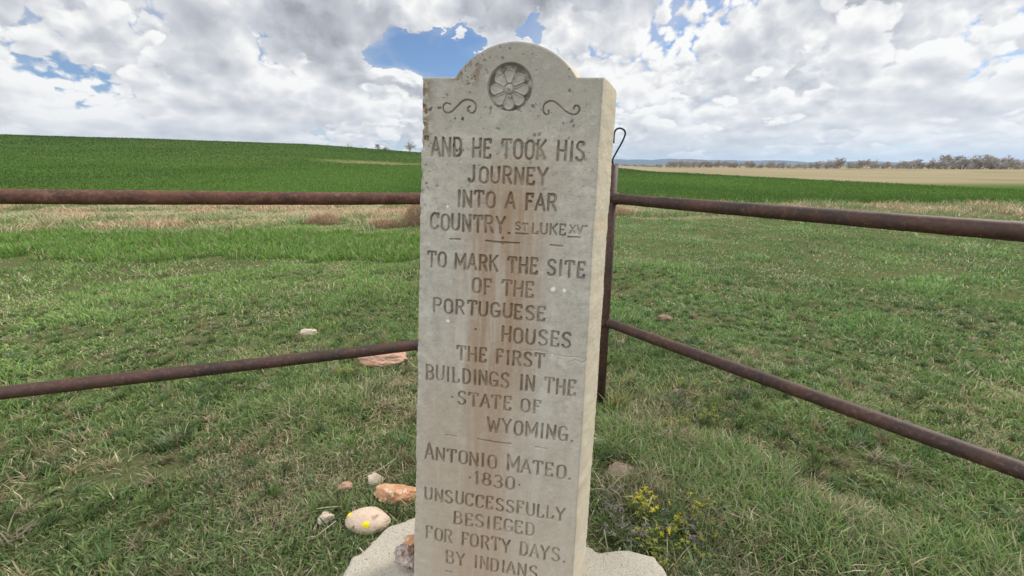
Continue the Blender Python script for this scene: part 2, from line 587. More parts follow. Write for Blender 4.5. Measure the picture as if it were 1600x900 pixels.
# (text, base line, cap height, first s, last s, initial capitals taller)
ROWS = [
    ('"AND HE TOOK HIS', .617, .045, -.262, .156, 0),
    ('JOURNEY', .5545, .040, -.141, .066, 0),
    ('INTO A FAR', .4915, .040, -.170, .094, 0),
    ('COUNTRY.', .4265, .042, -.244, -.022, 0),
    ('LUKE', .4305, .0265, .034, .122, 0),
    ('TO MARK THE SITE', .3235, .041, -.251, .176, 0),
    ('OF THE', .259, .041, -.122, .046, 0),
    ('PORTUGUESE', .1955, .039, -.234, .082, 0),
    ('HOUSES', .1275, .042, -.035, .157, 0),
    ('THE FIRST', .0605, .041, -.162, .086, 0),
    ('BUILDINGS IN THE', -.0105, .044, -.256, .177, 0),
    (':STATE OF', -.078, .040, -.181, .085, 0),
    ('WYOMING.', -.151, .044, -.066, .184, 0),
    ('ANTONIO MATEO.', -.2715, .043, -.258, .188, 1),
    (':1830:', -.334, .042, -.124, .045, 0),
    ('UNSUCCESSFULLY', -.4125, .042, -.258, .176, 0),
    ('BESIEGED', -.4815, .043, -.163, .090, 0),
    ('FOR FORTY DAYS.', -.556, .046, -.255, .190, 0),
    ('BY INDIANS', -.6335, .046, -.187, .106, 0),
]


def row_strokes(text, t0, cap, s0, s1, caps):
    ws = [WID.get(ch, 1.0) for ch in text]
    gap = .30
    tot = sum(ws) + gap * (len(text) - 1)
    k = (s1 - s0) / tot
    out = []
    x = s0
    r = random.Random(text)
    for i, ch in enumerate(text):
        wch = ws[i] * k
        if ch != ' ':
            hc = cap
            if caps and (i == 0 or text[i - 1] == ' '):
                hc = cap * 1.22
            jx, jy = r.uniform(-.0012, .0012), r.uniform(-.0012, .0012)
            jr = r.uniform(-.02, .02)
            for st in G[ch]:
                pts = [(x + jx + a * wch + jr * b * hc, t0 + jy + b * hc) for a, b in st]
                out.append(pts)
        x += wch + gap * k
    return out


LS = [(-0.1912, 0.7446), (-0.202, 0.7468), (-0.2098, 0.7402), (-0.2083, 0.7289), (-0.1981, 0.7234), (-0.1856, 0.7282), (-0.1715, 0.7416), (-0.1575, 0.7527), (-0.1452, 0.7554), (-0.1328, 0.7523), (-0.1244, 0.7428), (-0.1252, 0.7315), (-0.1331, 0.724), (-0.1428, 0.7271), (-0.1454, 0.7355), (-0.1395, 0.7404)]
RS = [(0.0591, 0.7322), (0.0595, 0.725), (0.0523, 0.7236), (0.0461, 0.732), (0.0476, 0.7462), (0.0588, 0.7541), (0.0704, 0.7536), (0.0842, 0.745), (0.0999, 0.7327), (0.1154, 0.7245), (0.1284, 0.7262), (0.1342, 0.7356), (0.1304, 0.7436), (0.1222, 0.7438), (0.1203, 0.7376)]


def spline(pts, n=6):
    P = np.array(pts)
    Q = np.vstack([2 * P[0] - P[1], P, 2 * P[-1] - P[-2]])
    out = []
    for i in range(1, len(Q) - 2):
        for u in np.linspace(0, 1, n, endpoint=False):
            a, b, c_, d = Q[i - 1], Q[i], Q[i + 1], Q[i + 2]
            out.append(.5 * (2 * b + (c_ - a) * u + (2 * a - 5 * b + 4 * c_ - d) * u * u + (3 * b - a - 3 * c_ + d) * u ** 3))
    out.append(P[-1])
    return [tuple(p) for p in out]


# carving ids: 0 = slab, 1.. = rows, then rules, scrolls, rosette
CARVE = []          # (part id, strokes, half width, depth)
for i, rw in enumerate(ROWS):
    small = rw[2] < .03
    CARVE.append((i + 1, row_strokes(*rw), .0031 if small else .0040, 0.0058 if small else .0078))
    if rw[0] == 'LUKE':
        for q_ in (('ST', .4365, .0190, -.009, .022, 0), ('XV"', .4370, .0200, .131, .177, 0)):
            CARVE.append((i + 1, row_strokes(*q_), .0026, .0048))
PID_RULE = len(ROWS) + 1
rules = []
for tb, a, b, c_, d, e, f in ((.4035, -.187, -.160, -.088, .002, .084, .114), (-.1815, -.192, -.161, -.093, .004, .078, .108)):
    rules += [[(a, tb), (b, tb + .0005)], [(c_, tb + .001), ((c_ + d) / 2, tb - .001)], [((c_ + d) / 2, tb - .001), (d, tb)], [(e, tb), (f, tb - .001)]]
rules += [[(-.045, .4015), (-.041, .3985)], [(-.043, .4125), (-.043, .4155)], [(.128, .4275), (.158, .4275)], [(-.008, .4285), (.022, .4285)], [(-.11, .155), (-.109, .156)], [(-.187, -.664), (-.168, -.664)]]
rgroups = [[rules[0]], rules[1:3] + rules[8:9], [rules[3]], [rules[4]], rules[5:7], [rules[7]], [rules[9]], [rules[10]], [rules[11]], [rules[12]], [rules[13]]]
for k_, rg in enumerate(rgroups):
    CARVE.append((PID_RULE + k_, rg, .0030, .0066))
PID_SL = PID_RULE + len(rgroups)
PID_SR, PID_RO = PID_SL + 1, PID_SL + 2
CARVE.append((PID_SL, [spline(LS)], .0025, .0052))
CARVE.append((PID_SR, [spline(RS)], .0025, .0052))
RC = np.array([-.0406, .7815])


def rosette(s, t):
    """height relative to the face and a mask"""
    x, y = s - RC[0], t - RC[1]
    xr_, yr_ = x + .0006, y + .0005
    R = np.hypot(xr_, yr_)
    # round sunk ground, a little off-centre to the upper right
    rc = np.hypot(x - .0015, (y - .0045))
    wall = sstep(rc, .0575, .0535)
    h = -.0080 * wall
    th = np.arctan2(xr_, yr_)
    k = np.round(th / (math.pi / 4))
    tl = th - k * (math.pi / 4)
    a, b = R * np.cos(tl), R * np.sin(tl)          # along and across the petal
    gap_ = (a * math.tan(math.radians(22.5)) - np.abs(b)) * .92 - .0003
    r_out = .0482 - .0105 * (np.abs(tl) / math.radians(22.5)) ** 2.2
    dp = np.minimum(np.minimum(gap_, r_out - R), R - .0138)
    top = -.0008 - .0022 * sstep(dp, .0022, .0058)
    mid = 0.0
    ph = np.where(dp > 0, -.0080 + (top + mid + .0080) * sstep(dp, -.0002, .0014), -99)
    h = np.where(R < np.minimum(r_out - .002, .037), np.maximum(h, -.0048), h)
    h = np.maximum(h, np.where(dp > -.0002, ph, -99))
    db = .0122 - R
    hb_ = -.0080 + .0105 * np.sqrt(np.clip(1 - (R / .0122) ** 2, 0, 1)) ** .7
    h = np.where(db > 0, np.maximum(h, hb_), h)
    return h, (rc < .0580)


def carve_field(S_, T_):
    """returns carved depth (positive) and part id for points"""
    shp = S_.shape
    dep = np.zeros(shp)
    pid = np.zeros(shp, int)
    for p, strokes, hw, dmax in CARVE:
        for st in strokes:
            P = np.array(st)
            for a, b in zip(P[:-1], P[1:]):
                lo = np.minimum(a, b) - hw * 1.8
                hi = np.maximum(a, b) + hw * 1.8
                m_ = (S_ > lo[0]) & (S_ < hi[0]) & (T_ > lo[1]) & (T_ < hi[1])
                if not m_.any():
                    continue
                s_, t_ = S_[m_], T_[m_]
                ab = b - a
                L2 = max(ab @ ab, 1e-12)
                q = np.clip(((s_ - a[0]) * ab[0] + (t_ - a[1]) * ab[1]) / L2, 0, 1)
                d = np.hypot(s_ - a[0] - q * ab[0], t_ - a[1] - q * ab[1])
                hw_l = hw * (.72 + .56 * vnoise(s_ * 80, t_ * 80, 4))
                x_ = np.clip(1 - d / hw_l, 0, 1)
                dd = dmax * np.minimum(1, x_ * 1.3) * (.45 + 1.0 * fbm2(s_ * 34, t_ * 34, 3, 14))
                cur = dep[m_]
                better = dd > cur
                dep[m_] = np.where(better, dd, cur)
                pp = pid[m_]
                pp[better & (dd > .0004)] = p
                pid[m_] = pp
    return dep, pid


CHIPS = [(rng.uniform(-.27, .2), rng.uniform(.50, .86), rng.uniform(.0012, .0030)) for _ in range(60)] + \
        [(rng.uniform(-.185, -.10), rng.uniform(.80, .885), rng.uniform(.002, .0042)) for _ in range(26)] + \
        [(rng.uniform(-.27, .2), rng.uniform(-.6, .5), rng.uniform(.001, .0022)) for _ in range(50)]
CRACKS = [[(.06, .100), (.10, .106), (.14, .101), (.18, .104), (.205, .098)], [(.03, .108), (.07, .112), (.11, .109)],
          [(.15, .085), (.17, .095), (.19, .088), (.2, .095)]]


def front_h(S_, T_, carve=True):
    d = inside_d(S_, T_)
    r = edge_r(S_, T_)
    # worn edges
    r = r * (.75 + .6 * fbm2(S_ * 30, T_ * 30, 3, 2))
    dd = np.clip(d, 0, r)
    h = -(r - np.sqrt(np.clip(r * r - (r - dd) ** 2, 0, None)))
    h = h + (fbm2(S_ * 9, T_ * 9, 3, 40) - .5) * .004 * sstep(d, 0, .03)
    h = h + (fbm2(S_ * 120, T_ * 120, 3, 41) - .5) * .0011
    # broken bits along the left arris
    left = np.exp(-(np.clip(S_ - s_left(T_), 0, 1) / .010) ** 2)
    h = h - left * np.clip(fbm2(S_ * 50, T_ * 42, 3, 77) - .46, 0, 1) * .042 * (.35 + sstep(T_, .35, .75))
    pid = np.zeros(S_.shape, int)
    if carve:
        dep, pid = carve_field(S_, T_)
        h = h - dep
        m_ = np.hypot(S_ - RC[0], T_ - RC[1]) < .066
        rh, rm = rosette(S_[m_], T_[m_])
        h[m_] += rh
        pp = pid[m_]
        pp[rm] = PID_RO
        pid[m_] = pp
        for cs, ct, cr in CHIPS:
            m_ = (np.abs(S_ - cs) < cr * 2) & (np.abs(T_ - ct) < cr * 2)
            if m_.any():
                q = np.hypot(S_[m_] - cs, T_[m_] - ct) / cr
                h[m_] -= cr * .9 * np.clip(1.2 - q, 0, 1)
        for cr_ in CRACKS:
            for a, b in zip(cr_[:-1], cr_[1:]):
                a, b = np.array(a), np.array(b)
                lo, hi = np.minimum(a, b) - .004, np.maximum(a, b) + .004
                m_ = (S_ > lo[0]) & (S_ < hi[0]) & (T_ > lo[1]) & (T_ < hi[1])
                if m_.any():
                    ab = b - a
                    q = np.clip(((S_[m_] - a[0]) * ab[0] + (T_[m_] - a[1]) * ab[1]) / (ab @ ab), 0, 1)
                    dist = np.hypot(S_[m_] - a[0] - q * ab[0], T_[m_] - a[1] - q * ab[1])
                    h[m_] -= .0016 * np.clip(1 - dist / .0022, 0, 1)
    return h, pid


def to_world(s, t, n):
    return O + s[..., None] * U + t[..., None] * Vv + n[..., None] * N


marker = empty('stone_marker', tuple(O + U * -.03 + Vv * -.75))
tag(marker, 'tall pale limestone marker with an arched top, carved rosette and long inscription', 'monument')


def local(P):
    return np.asarray(P) - np.array(marker.location)


# materials of the marker: coordinates are s,t in the face
def stone_mat(name, grooves=False, side=False, rose=False):
    m, s, b = material(name)
    at = s.new('ShaderNodeAttribute', attribute_name='st')
    st = at.outputs['Vector']
    sx, sy, sz = s.xyz(st)
    fine = s.noise(st, 260, 3, .7)
    mid = s.noise(st, 38, 5, .65)
    big = s.noise(st, 7, 4, .6)
    base = s.mix(big, (.372, .345, .302), (.470, .428, .362))
    base = s.mix(s.m('MULTIPLY', s.step(mid, .40, .68), .8), base, (.30, .295, .265))
    base = s.mix(s.m('MULTIPLY', s.step(s.noise(st, 17, 4, .7), .52, .66), .5), base, (.55, .53, .48))
    base = s.mix(s.m('MULTIPLY', s.step(fine, .50, .72), .45), base, (.53, .50, .44))
    base = s.mix(s.m('MULTIPLY', s.step(fine, .48, .28), .5), base, (.22, .20, .175))
    if side:
        base = s.mix(.6, base, (.62, .545, .415))  # sides lightened to warm cream: sunlight put into the colour
        ylw = s.step(s.noise(s.vm('MULTIPLY', st, (9, 4, 9)), 3.0, 5, .65), .48, .68)
        base = s.mix(s.m('MULTIPLY', ylw, .4), base, (.52, .38, .21))
    else:
        # rust-brown run-off down the middle
        cx = s.m('ADD', s.m('MULTIPLY', sy, .055), -.058)
        wob_ = s.m('MULTIPLY', s.m('SUBTRACT', s.noise(s.vm('MULTIPLY', st, (10, 2.2, 1)), 1.0, 4, .65), .5), .16)
        dxs = s.m('ABSOLUTE', s.m('ADD', s.m('SUBTRACT', sx, cx), wob_))
        band = s.step(dxs, .155, .02)
        streaks = s.noise(s.vm('MULTIPLY', st, (70, 3.5, 1)), 1.0, 4, .6)
        band = s.m('MULTIPLY', band, s.step(streaks, .28, .62, .5, 1.0))
        band = s.m('MULTIPLY', band, s.step(sy, .70, .48))
        base = s.mix(s.m('MULTIPLY', band, .92), base, (.30, .205, .135))
        # second faint run at the left and pale lime runs either side
        b2 = s.step(s.m('ABSOLUTE', s.m('ADD', s.m('ADD', sx, .215), wob_)), .05, .015)
        base = s.mix(s.m('MULTIPLY', s.m('MULTIPLY', b2, s.step(sy, .1, -.1)), .35), base, (.33, .25, .18))
        run = s.noise(s.vm('MULTIPLY', st, (16, 1.4, 1)), 1.0, 4, .6)
        base = s.mix(s.m('MULTIPLY', s.m('MULTIPLY', s.step(run, .52, .66), s.step(sy, .55, .3)), .45), base, (.50, .49, .45))
        # warm tone in the lower part
        base = s.mix(s.step(sy, .30, -.55, 0.0, .55), base, (.40, .335, .262))
        # white spots
        for (a, c_, r) in ((.098, .287, .0085), (.128, .286, .0062), (-.19, .173, .006), (-.196, .49, .005)):
            q = s.vm('DISTANCE', st, (a, c_, 0.0), out=1)
            q = s.m('ADD', q, s.m('MULTIPLY', s.m('SUBTRACT', mid, .5), .008))
            base = s.mix(s.step(q, r, r * .5, 0.0, .9), base, (.72, .70, .66))
        # dark lichen specks, most of them high up and at the left shoulder
        vd = s.vor(s.vm('ADD', st, s.vm('SCALE', s.noise(st, 60, 2, .6, col=True), .02)), 62)
        pick = s.noise(st, 21, 3, .7)
        w1 = s.m('ADD', s.step(sy, .45, .80), s.m('MULTIPLY', s.step(sx, -.10, -.24), s.step(sy, .3, .75)))
        spk = s.m('MULTIPLY', s.step(vd, .42, .22), s.step(pick, .52, .60))
        base = s.mix(s.m('MULTIPLY', spk, s.m('MULTIPLY', w1, .85), clamp=True), base, (.045, .036, .03))
        lic = s.m('MULTIPLY', s.step(s.noise(st, 30, 4, .65), .46, .54), s.m('MULTIPLY', s.step(sx, -.225, -.262), s.step(sy, .62, .70)))
        shx = s.m('MULTIPLY', s.step(s.vm('DISTANCE', st, (-.145, .845, 0), out=1), .085, .03), s.step(s.noise(st, 44, 4, .65), .51, .58))
        base = s.mix(s.m('MULTIPLY', s.m('MAXIMUM', lic, shx), .85), base, (.17, .085, .036))
        # darker weathering at the head
        base = s.mix(s.m('MULTIPLY', s.step(sy, .62, .84), s.step(mid, .66, .36, .25, .75)), base, (.26, .245, .215))
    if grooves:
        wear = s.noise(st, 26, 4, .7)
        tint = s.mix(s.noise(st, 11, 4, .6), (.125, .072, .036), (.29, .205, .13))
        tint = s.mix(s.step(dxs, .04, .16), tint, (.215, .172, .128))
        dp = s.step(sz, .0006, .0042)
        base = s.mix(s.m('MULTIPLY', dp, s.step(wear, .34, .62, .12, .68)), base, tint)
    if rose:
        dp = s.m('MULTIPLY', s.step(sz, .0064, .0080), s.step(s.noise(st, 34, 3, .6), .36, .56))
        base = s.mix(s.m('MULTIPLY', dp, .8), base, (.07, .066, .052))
    s.put(b.inputs['Base Color'], base)
    b.inputs['Roughness'].default_value = .95
    b.inputs['Specular IOR Level'].default_value = .12
    nb = s.bump(s.m('ADD', s.m('MULTIPLY', fine, .6), mid), .35, .0025)
    s.put(b.inputs['Normal'], nb)
    return m


M_FACE = stone_mat('limestone_face')
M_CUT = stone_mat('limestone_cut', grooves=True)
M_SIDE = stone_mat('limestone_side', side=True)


def put_st(o, st):
    a = o.data.attributes.new('st', 'FLOAT_VECTOR', 'POINT')
    a.data.foreach_set('vector', np.asarray(st, np.float32).ravel())


STEP = .0012
faces_by_part = {}
pieces = []


def add_front(S_, T_):
    h, pid = front_h(S_, T_)
    base_h, _ = front_h(S_, T_, False)
    P = to_world(S_, T_, h).reshape(-1, 3)
    st = np.stack([S_, T_, base_h - h], -1).reshape(-1, 3)
    F = gridf(*S_.shape)
    fp = np.max(pid.ravel()[F], axis=1)
    pieces.append((P, st, F, fp))


nt_ = int((T_SH - T_BOT) / STEP) + 1
ns_ = int(.53 / STEP)
tt = np.linspace(T_BOT, T_SH, nt_)
uu = np.linspace(0, 1, ns_)
TT, UU = np.meshgrid(tt, uu, indexing='ij')
# columns crowd towards the two rounded edges
UU = UU - .35 * np.sin(2 * math.pi * UU) / (2 * math.pi)
SS = s_left(TT) + (s_right(TT) - s_left(TT)) * UU
add_front(SS, TT)
ph0 = math.acos((T_SH - A_CT) / A_R)
phs = np.linspace(ph0, 0.012, 120)
ta = A_CT + A_R * np.cos(phs)
half = A_R * np.sin(phs)
ua = np.linspace(-1, 1, 300)
ua = ua * 1.35 - .35 * ua ** 3
TA, UA = np.meshgrid(ta, ua, indexing='ij')
SA = A_C + half[:, None] * UA
add_front(SA, TA)

P = np.vstack([p[0] for p in pieces])
ST = np.vstack([p[1] for p in pieces])
off = np.cumsum([0] + [len(p[0]) for p in pieces])
F = np.vstack([p[2] + off[i] for i, p in enumerate(pieces)])
FP = np.concatenate([p[3] for p in pieces])


def sub(name, mask, mat):
    f = F[mask]
    ids, inv_ = np.unique(f, return_inverse=True)
    o = mesh_np(name, local(P[ids]), inv_.reshape(-1, 4), mat, True, parent=marker)
    put_st(o, ST[ids])
    return o


sub('face', FP == 0, M_FACE)
for i, rw in enumerate(ROWS):
    txt = rw[0].replace('"', '').replace(':', '').strip(' .')
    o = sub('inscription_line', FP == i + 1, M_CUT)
    o['label'] = 'carved line reading ' + txt.replace('LUKE', 'ST LUKE XV')
for k_ in range(len(rgroups)):
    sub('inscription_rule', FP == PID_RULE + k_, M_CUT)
for p_, lb in ((PID_SL, 'carved scroll left of the rosette'), (PID_SR, 'carved scroll right of the rosette')):
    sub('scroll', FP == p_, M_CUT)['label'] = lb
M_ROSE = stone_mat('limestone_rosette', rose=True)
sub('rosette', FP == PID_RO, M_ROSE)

# sides, top, back: strips that run from the rim of the face to the back
def strip(rim_s, rim_t, out_s, out_t, splay, seed, rough):
    """rim points (s,t) ordered; outward direction per point; goes back in depth"""
    h0, _ = front_h(rim_s, rim_t, False)
    nd = 26
    q = np.linspace(0, 1, nd)
    Q, I = np.meshgrid(q, np.arange(len(rim_s)), indexing='xy')
    dep = h0[:, None] + (-TH - h0[:, None]) * Q
    arcl = np.concatenate([[0], np.cumsum(np.hypot(np.diff(rim_s), np.diff(rim_t)))])
    nn = (fbm2(arcl[:, None] * 28 + 0 * Q, Q * 5 + seed * 3, 4, seed) - .5) * rough * np.minimum(1, Q * 9) \
        + (fbm2(arcl[:, None] * 150 + 0 * Q, Q * 24, 3, seed + 5) - .5) * .0016 * np.minimum(1, Q * 9)
    # rounded back arris
    bk = -.016 * np.clip((Q - .9) / .1, 0, 1) ** 2
    sp_ = np.asarray(splay, float) * np.ones(len(rim_s))
    of = sp_[:, None] * Q ** .8 + nn + bk
    s_ = rim_s[:, None] + out_s[:, None] * of
    t_ = rim_t[:, None] + out_t[:, None] * of
    W_ = to_world(s_, t_, dep).reshape(-1, 3)
    st = np.stack([s_ + dep * .7, t_, 0 * s_], -1).reshape(-1, 3)
    return W_, st, gridf(*s_.shape)


tr = np.linspace(T_BOT, T_SH, 700)
one, zero = np.ones_like(tr), np.zeros_like(tr)
ph = np.linspace(ph0, -ph0, 160)
arc_s, arc_t = A_C + A_R * np.sin(ph), A_CT + A_R * np.cos(ph)
sh_r = np.linspace(float(s_right(T_SH)), A_C + A_HW, 60)
sh_l = np.linspace(A_C - A_HW, float(s_left(T_SH)), 60)
parts = [strip(s_right(tr), tr, one, zero, .043, 51, .004),
         strip(sh_r, T_SH + 0 * sh_r, 0.6 + 0 * sh_r, 1 + 0 * sh_r, np.linspace(.010, .004, 60), 52, .003),
         strip(arc_s, arc_t, np.sin(ph), np.cos(ph), .004 + .034 * np.clip(np.sin(ph), 0, 1), 53, .003),
         strip(sh_l, T_SH + 0 * sh_l, 0 * sh_l, 1 + 0 * sh_l, 0.0, 54, .003),
         strip(s_left(tr)[::-1], tr[::-1], -one, zero, 0.0, 55, .004)]
VV = np.vstack([p[0] for p in parts])
SV = np.vstack([p[1] for p in parts])
of_ = np.cumsum([0] + [len(p[0]) for p in parts])
FF = np.vstack([p[2] + of_[i] for i, p in enumerate(parts)])
o = mesh_np('edge_band', local(VV), FF, M_SIDE, True, parent=marker)
put_st(o, SV)
# back
tb = np.linspace(T_BOT, T_SH - .016, 120)
ub = np.linspace(0, 1, 60)
TB, UB = np.meshgrid(tb, ub, indexing='ij')
SB = s_left(TB) + .014 + (s_right(TB) - s_left(TB) - .014) * UB
hb2 = -TH - .002 + (fbm2(SB * 20, TB * 20, 4, 61) - .5) * .008
pb = np.linspace(ph0, .02, 30)
tb2 = A_CT + (A_R - .012) * np.cos(pb)
hf2 = (A_R - .012) * np.sin(pb)
TB2, UB2 = np.meshgrid(tb2, np.linspace(-1, 1, 50), indexing='ij')
SB2 = A_C + hf2[:, None] * UB2
hb3 = -TH - .002 + (fbm2(SB2 * 20, TB2 * 20, 4, 61) - .5) * .008
VB = np.vstack([to_world(SB, TB, hb2).reshape(-1, 3), to_world(SB2, TB2, hb3).reshape(-1, 3)])
FB = np.vstack([gridf(*SB.shape), gridf(*SB2.shape) + SB.size])[:, ::-1].copy()
o = mesh_np('back', local(VB), FB, M_SIDE, True, parent=marker)
put_st(o, np.vstack([np.stack([SB + 1, TB, 0 * TB], -1).reshape(-1, 3), np.stack([SB2 + 1, TB2, 0 * TB2], -1).reshape(-1, 3)]))

# ------------------------------------------------------------------ rough base slab
bm_, b_, bb = material('base_limestone')
bp = b_.new('ShaderNodeTexCoord').outputs['Object']
f1, f2, f3 = b_.noise(bp, 180, 3, .7), b_.noise(bp, 30, 5, .65), b_.noise(bp, 5, 4, .6)
bc = b_.mix(f3, (.40, .37, .305), (.475, .44, .36))
bc = b_.mix(b_.m('MULTIPLY', b_.step(f2, .5, .75), .5), bc, (.36, .33, .275))
bc = b_.mix(b_.m('MULTIPLY', b_.step(f1, .52, .72), .5), bc, (.62, .58, .50))
bc = b_.mix(b_.m('MULTIPLY', b_.step(f1, .47, .34), .75), bc, (.22, .195, .155))
bc = b_.mix(b_.m('MULTIPLY', b_.step(b_.vor(bp, 46), .20, .10), b_.step(f2, .48, .56)), bc, (.17, .145, .11))
bz_ = b_.xyz(bp)[2]
soil = b_.m('ADD', bz_, b_.m('MULTIPLY', b_.m('SUBTRACT', f2, .5), .12))
bc = b_.mix(b_.step(soil, .20, .08, 0.0, .8), bc, (.16, .125, .085))
bc = b_.mix(b_.step(b_.noise(bp, 11, 5, .65), .54, .70, 0.0, .5), bc, (.30, .265, .21))
b_.put(bb.inputs['Base Color'], bc)
bb.inputs['Roughness'].default_value = .95
b_.put(bb.inputs['Normal'], b_.bump(b_.m('ADD', f1, b_.m('MULTIPLY', f2, 1.5)), .8, .006))
ZB = .23
poly = [(.27, 1.246), (.318, 1.219), (.423, 1.228), (.50, 1.203), (.507, 1.173), (.526, 1.149), (.535, 1.05), (.50, .93), (.44, .84), (.30, .76), (.1, .73), (-.12, .74),
        (-.33, .78), (-.47, .84), (-.56, .95), (-.59, 1.06), (-.568, 1.129), (-.562, 1.203), (-.543, 1.211), (-.507, 1.279), (-.484, 1.323), (-.44, 1.352), (-.399, 1.376), (-.30, 1.41), (-.15, 1.40), (.02, 1.36), (.16, 1.30)]
PC = np.array([0.0, 1.07])
pp = np.array(poly) - PC
pang = np.arctan2(pp[:, 1], pp[:, 0])
o_ = np.argsort(pang)
pang, prad = pang[o_], np.hypot(pp[:, 0], pp[:, 1])[o_]
ang = np.linspace(-math.pi, math.pi, 480, endpoint=False)
rad = np.interp(ang, np.concatenate([pang - 2 * math.pi, pang, pang + 2 * math.pi]), np.tile(prad, 3))
rad = rad + (fbm2(np.cos(ang) * 14 + 40, np.sin(ang) * 14 + 40, 3, 3) - .5) * .022
ringf = np.concatenate([np.linspace(.05, .96, 70), [.975, .988, .997, 1.0, 1.0, 1.0, 1.0, 1.0, 1.0, 1.0]])
ringz = np.concatenate([np.zeros(70), [-.001, -.004, -.010, -.020, -.05, -.09, -.14, -.20, -.26, -.30]])
RF, AN = np.meshgrid(ringf, ang, indexing='ij')
bx = PC[0] + RF * rad[None, :] * np.cos(AN)
by = PC[1] + RF * rad[None, :] * np.sin(AN)
side_m = (ringz < -.03)[:, None]
wv = (fbm2(AN * 9, ringz[:, None] * 14 + 0 * AN, 4, 12) - .5) * .05 * side_m
bx = bx + wv * np.cos(AN)
by = by + wv * np.sin(AN)
bz = ZB + ringz[:, None] + (fbm2(bx * 6, by * 6, 4, 15) - .5) * .016 + (fbm2(bx * 60, by * 60, 3, 16) - .5) * .004
nr, nc = bx.shape
VB = np.stack([bx, by, bz], -1).reshape(-1, 3)
i = np.arange(nr - 1)[:, None] * nc + np.arange(nc)[None, :]
j = np.arange(nr - 1)[:, None] * nc + (np.arange(nc)[None, :] + 1) % nc
FB = np.stack([i, i + nc, j + nc, j], -1).reshape(-1, 4)
VB = np.vstack([VB, [[PC[0], PC[1], ZB]]])
k_ = np.arange(nc)
tri = np.stack([np.full(nc, len(VB) - 1), k_, (k_ + 1) % nc], -1)
base = mesh_np('base_slab', VB, [FB, tri], bm_)
tag(base, 'broad rough-edged pale stone slab on the ground under the marker', 'stone base')


# ------------------------------------------------------------------ rocks
def rock_mat(name, c1, c2, c3=None, spots=None, sc=14):
    m, s, b = material(name)
    p = s.new('ShaderNodeTexCoord').outputs['Object']
    a = s.noise(p, sc, 5, .65)
    f = s.noise(p, sc * 12, 3, .7)
    c_ = s.mix(s.step(a, .35, .65), c1, c2)
    if c3:
        c_ = s.mix(s.step(s.noise(s.vm('ADD', p, (3, 1, 2)), sc * 1.7, 4, .6), .52, .66), c_, c3)
    c_ = s.mix(s.m('MULTIPLY', s.step(f, .48, .3), .5), c_, tuple(x * .45 for x in c1))
    s.put(b.inputs['Base Color'], c_)
    b.inputs['Roughness'].default_value = .9
    s.put(b.inputs['Normal'], s.bump(s.m('ADD', a, s.m('MULTIPLY', f, .3)), .6, .006))
    return m


def rock(name, label, x, y, dims, mat, seed=0, rough=.25, sub_=5, rz=0.0, z=None, flat=0.0, facets=0, sink=.18, shape=None):
    """a stone of full size dims, resting in the ground at x,y"""
    bmx = bmesh.new()
    bmesh.ops.create_icosphere(bmx, subdivisions=sub_, radius=1)
    r = random.Random(seed)
    planes = []
    for _ in range(facets):
        n_ = Vector((r.gauss(0, 1), r.gauss(0, 1), r.gauss(0, 1))).normalized()
        planes.append((n_, r.uniform(.62, .9)))
    off_ = Vector((seed * 7.1, seed * 3.3, seed * 1.7))
    for v in bmx.verts:
        d = v.co.normalized()
        k = 1 + rough * mnoise.fractal(d * 1.3 + off_, 1.0, 2.0, 4) + rough * .25 * mnoise.fractal(d * 5 + off_, .9, 2.0, 4)
        c_ = d * k
        for n_, dd in planes:
            e = c_.dot(n_) - dd
            if e > 0:
                c_ -= n_ * e * .92
        if shape:
            c_ = shape(c_)
        v.co = Vector((c_.x * dims[0] / 2, c_.y * dims[1] / 2, c_.z * dims[2] / 2))
    zmin = min(v.co.z for v in bmx.verts)
    zmax = max(v.co.z for v in bmx.verts)
    base_z = zmin + sink * (zmax - zmin)
    for v in bmx.verts:
        v.co.z -= base_z
    me = bpy.data.meshes.new(name)
    bmx.to_mesh(me)
    bmx.free()
    for p in me.polygons:
        p.use_smooth = True
    me.materials.append(mat)
    o = bpy.data.objects.new(name, me)
    o.location = (x, y, gz(x, y) if z is None else z)
    o.rotation_euler = (0, 0, rz)
    COL.objects.link(o)
    tag(o, label, 'rock')
    return o


R_WHITE = rock_mat('pale_field_stone', (.54, .41, .31), (.60, .49, .39), (.44, .30, .22))
R_ORANGE = rock_mat('orange_sandstone', (.46, .23, .12), (.56, .34, .20), (.62, .48, .36), sc=22)
R_PALE = rock_mat('buff_stone', (.50, .41, .31), (.60, .52, .42), sc=30)
R_PINK = rock_mat('pink_sandstone', (.44, .24, .17), (.50, .32, .24), (.40, .28, .2), sc=12)
R_GREY = rock_mat('grey_brown_stone', (.21, .16, .12), (.29, .225, .175), (.34, .28, .22), sc=18)
R_CREAM = rock_mat('cream_stone', (.52, .45, .35), (.60, .53, .43), sc=24)
R_CLOD = rock_mat('brown_clod', (.16, .10, .07), (.24, .17, .12), sc=20)
R_MIXED = rock_mat('banded_agate', (.30, .23, .20), (.48, .42, .39), (.20, .09, .055), sc=34)

def egg(c_):
    # blunt at the left, tapering to the right
    k = 1 - .28 * max(0, c_.x) ** 1.5
    return Vector((c_.x, c_.y * k, c_.z * k))
boulder = rock('boulder', 'smooth pale egg-shaped stone beside the slab with two bright yellow lichen spots', -.640, 1.565, (.205, .13, .092), R_WHITE, 3, .07, 5, -.12, sink=.12, shape=egg)
M_LICH = rock_mat('yellow_lichen', (.74, .60, .02), (.80, .68, .05), sc=60)


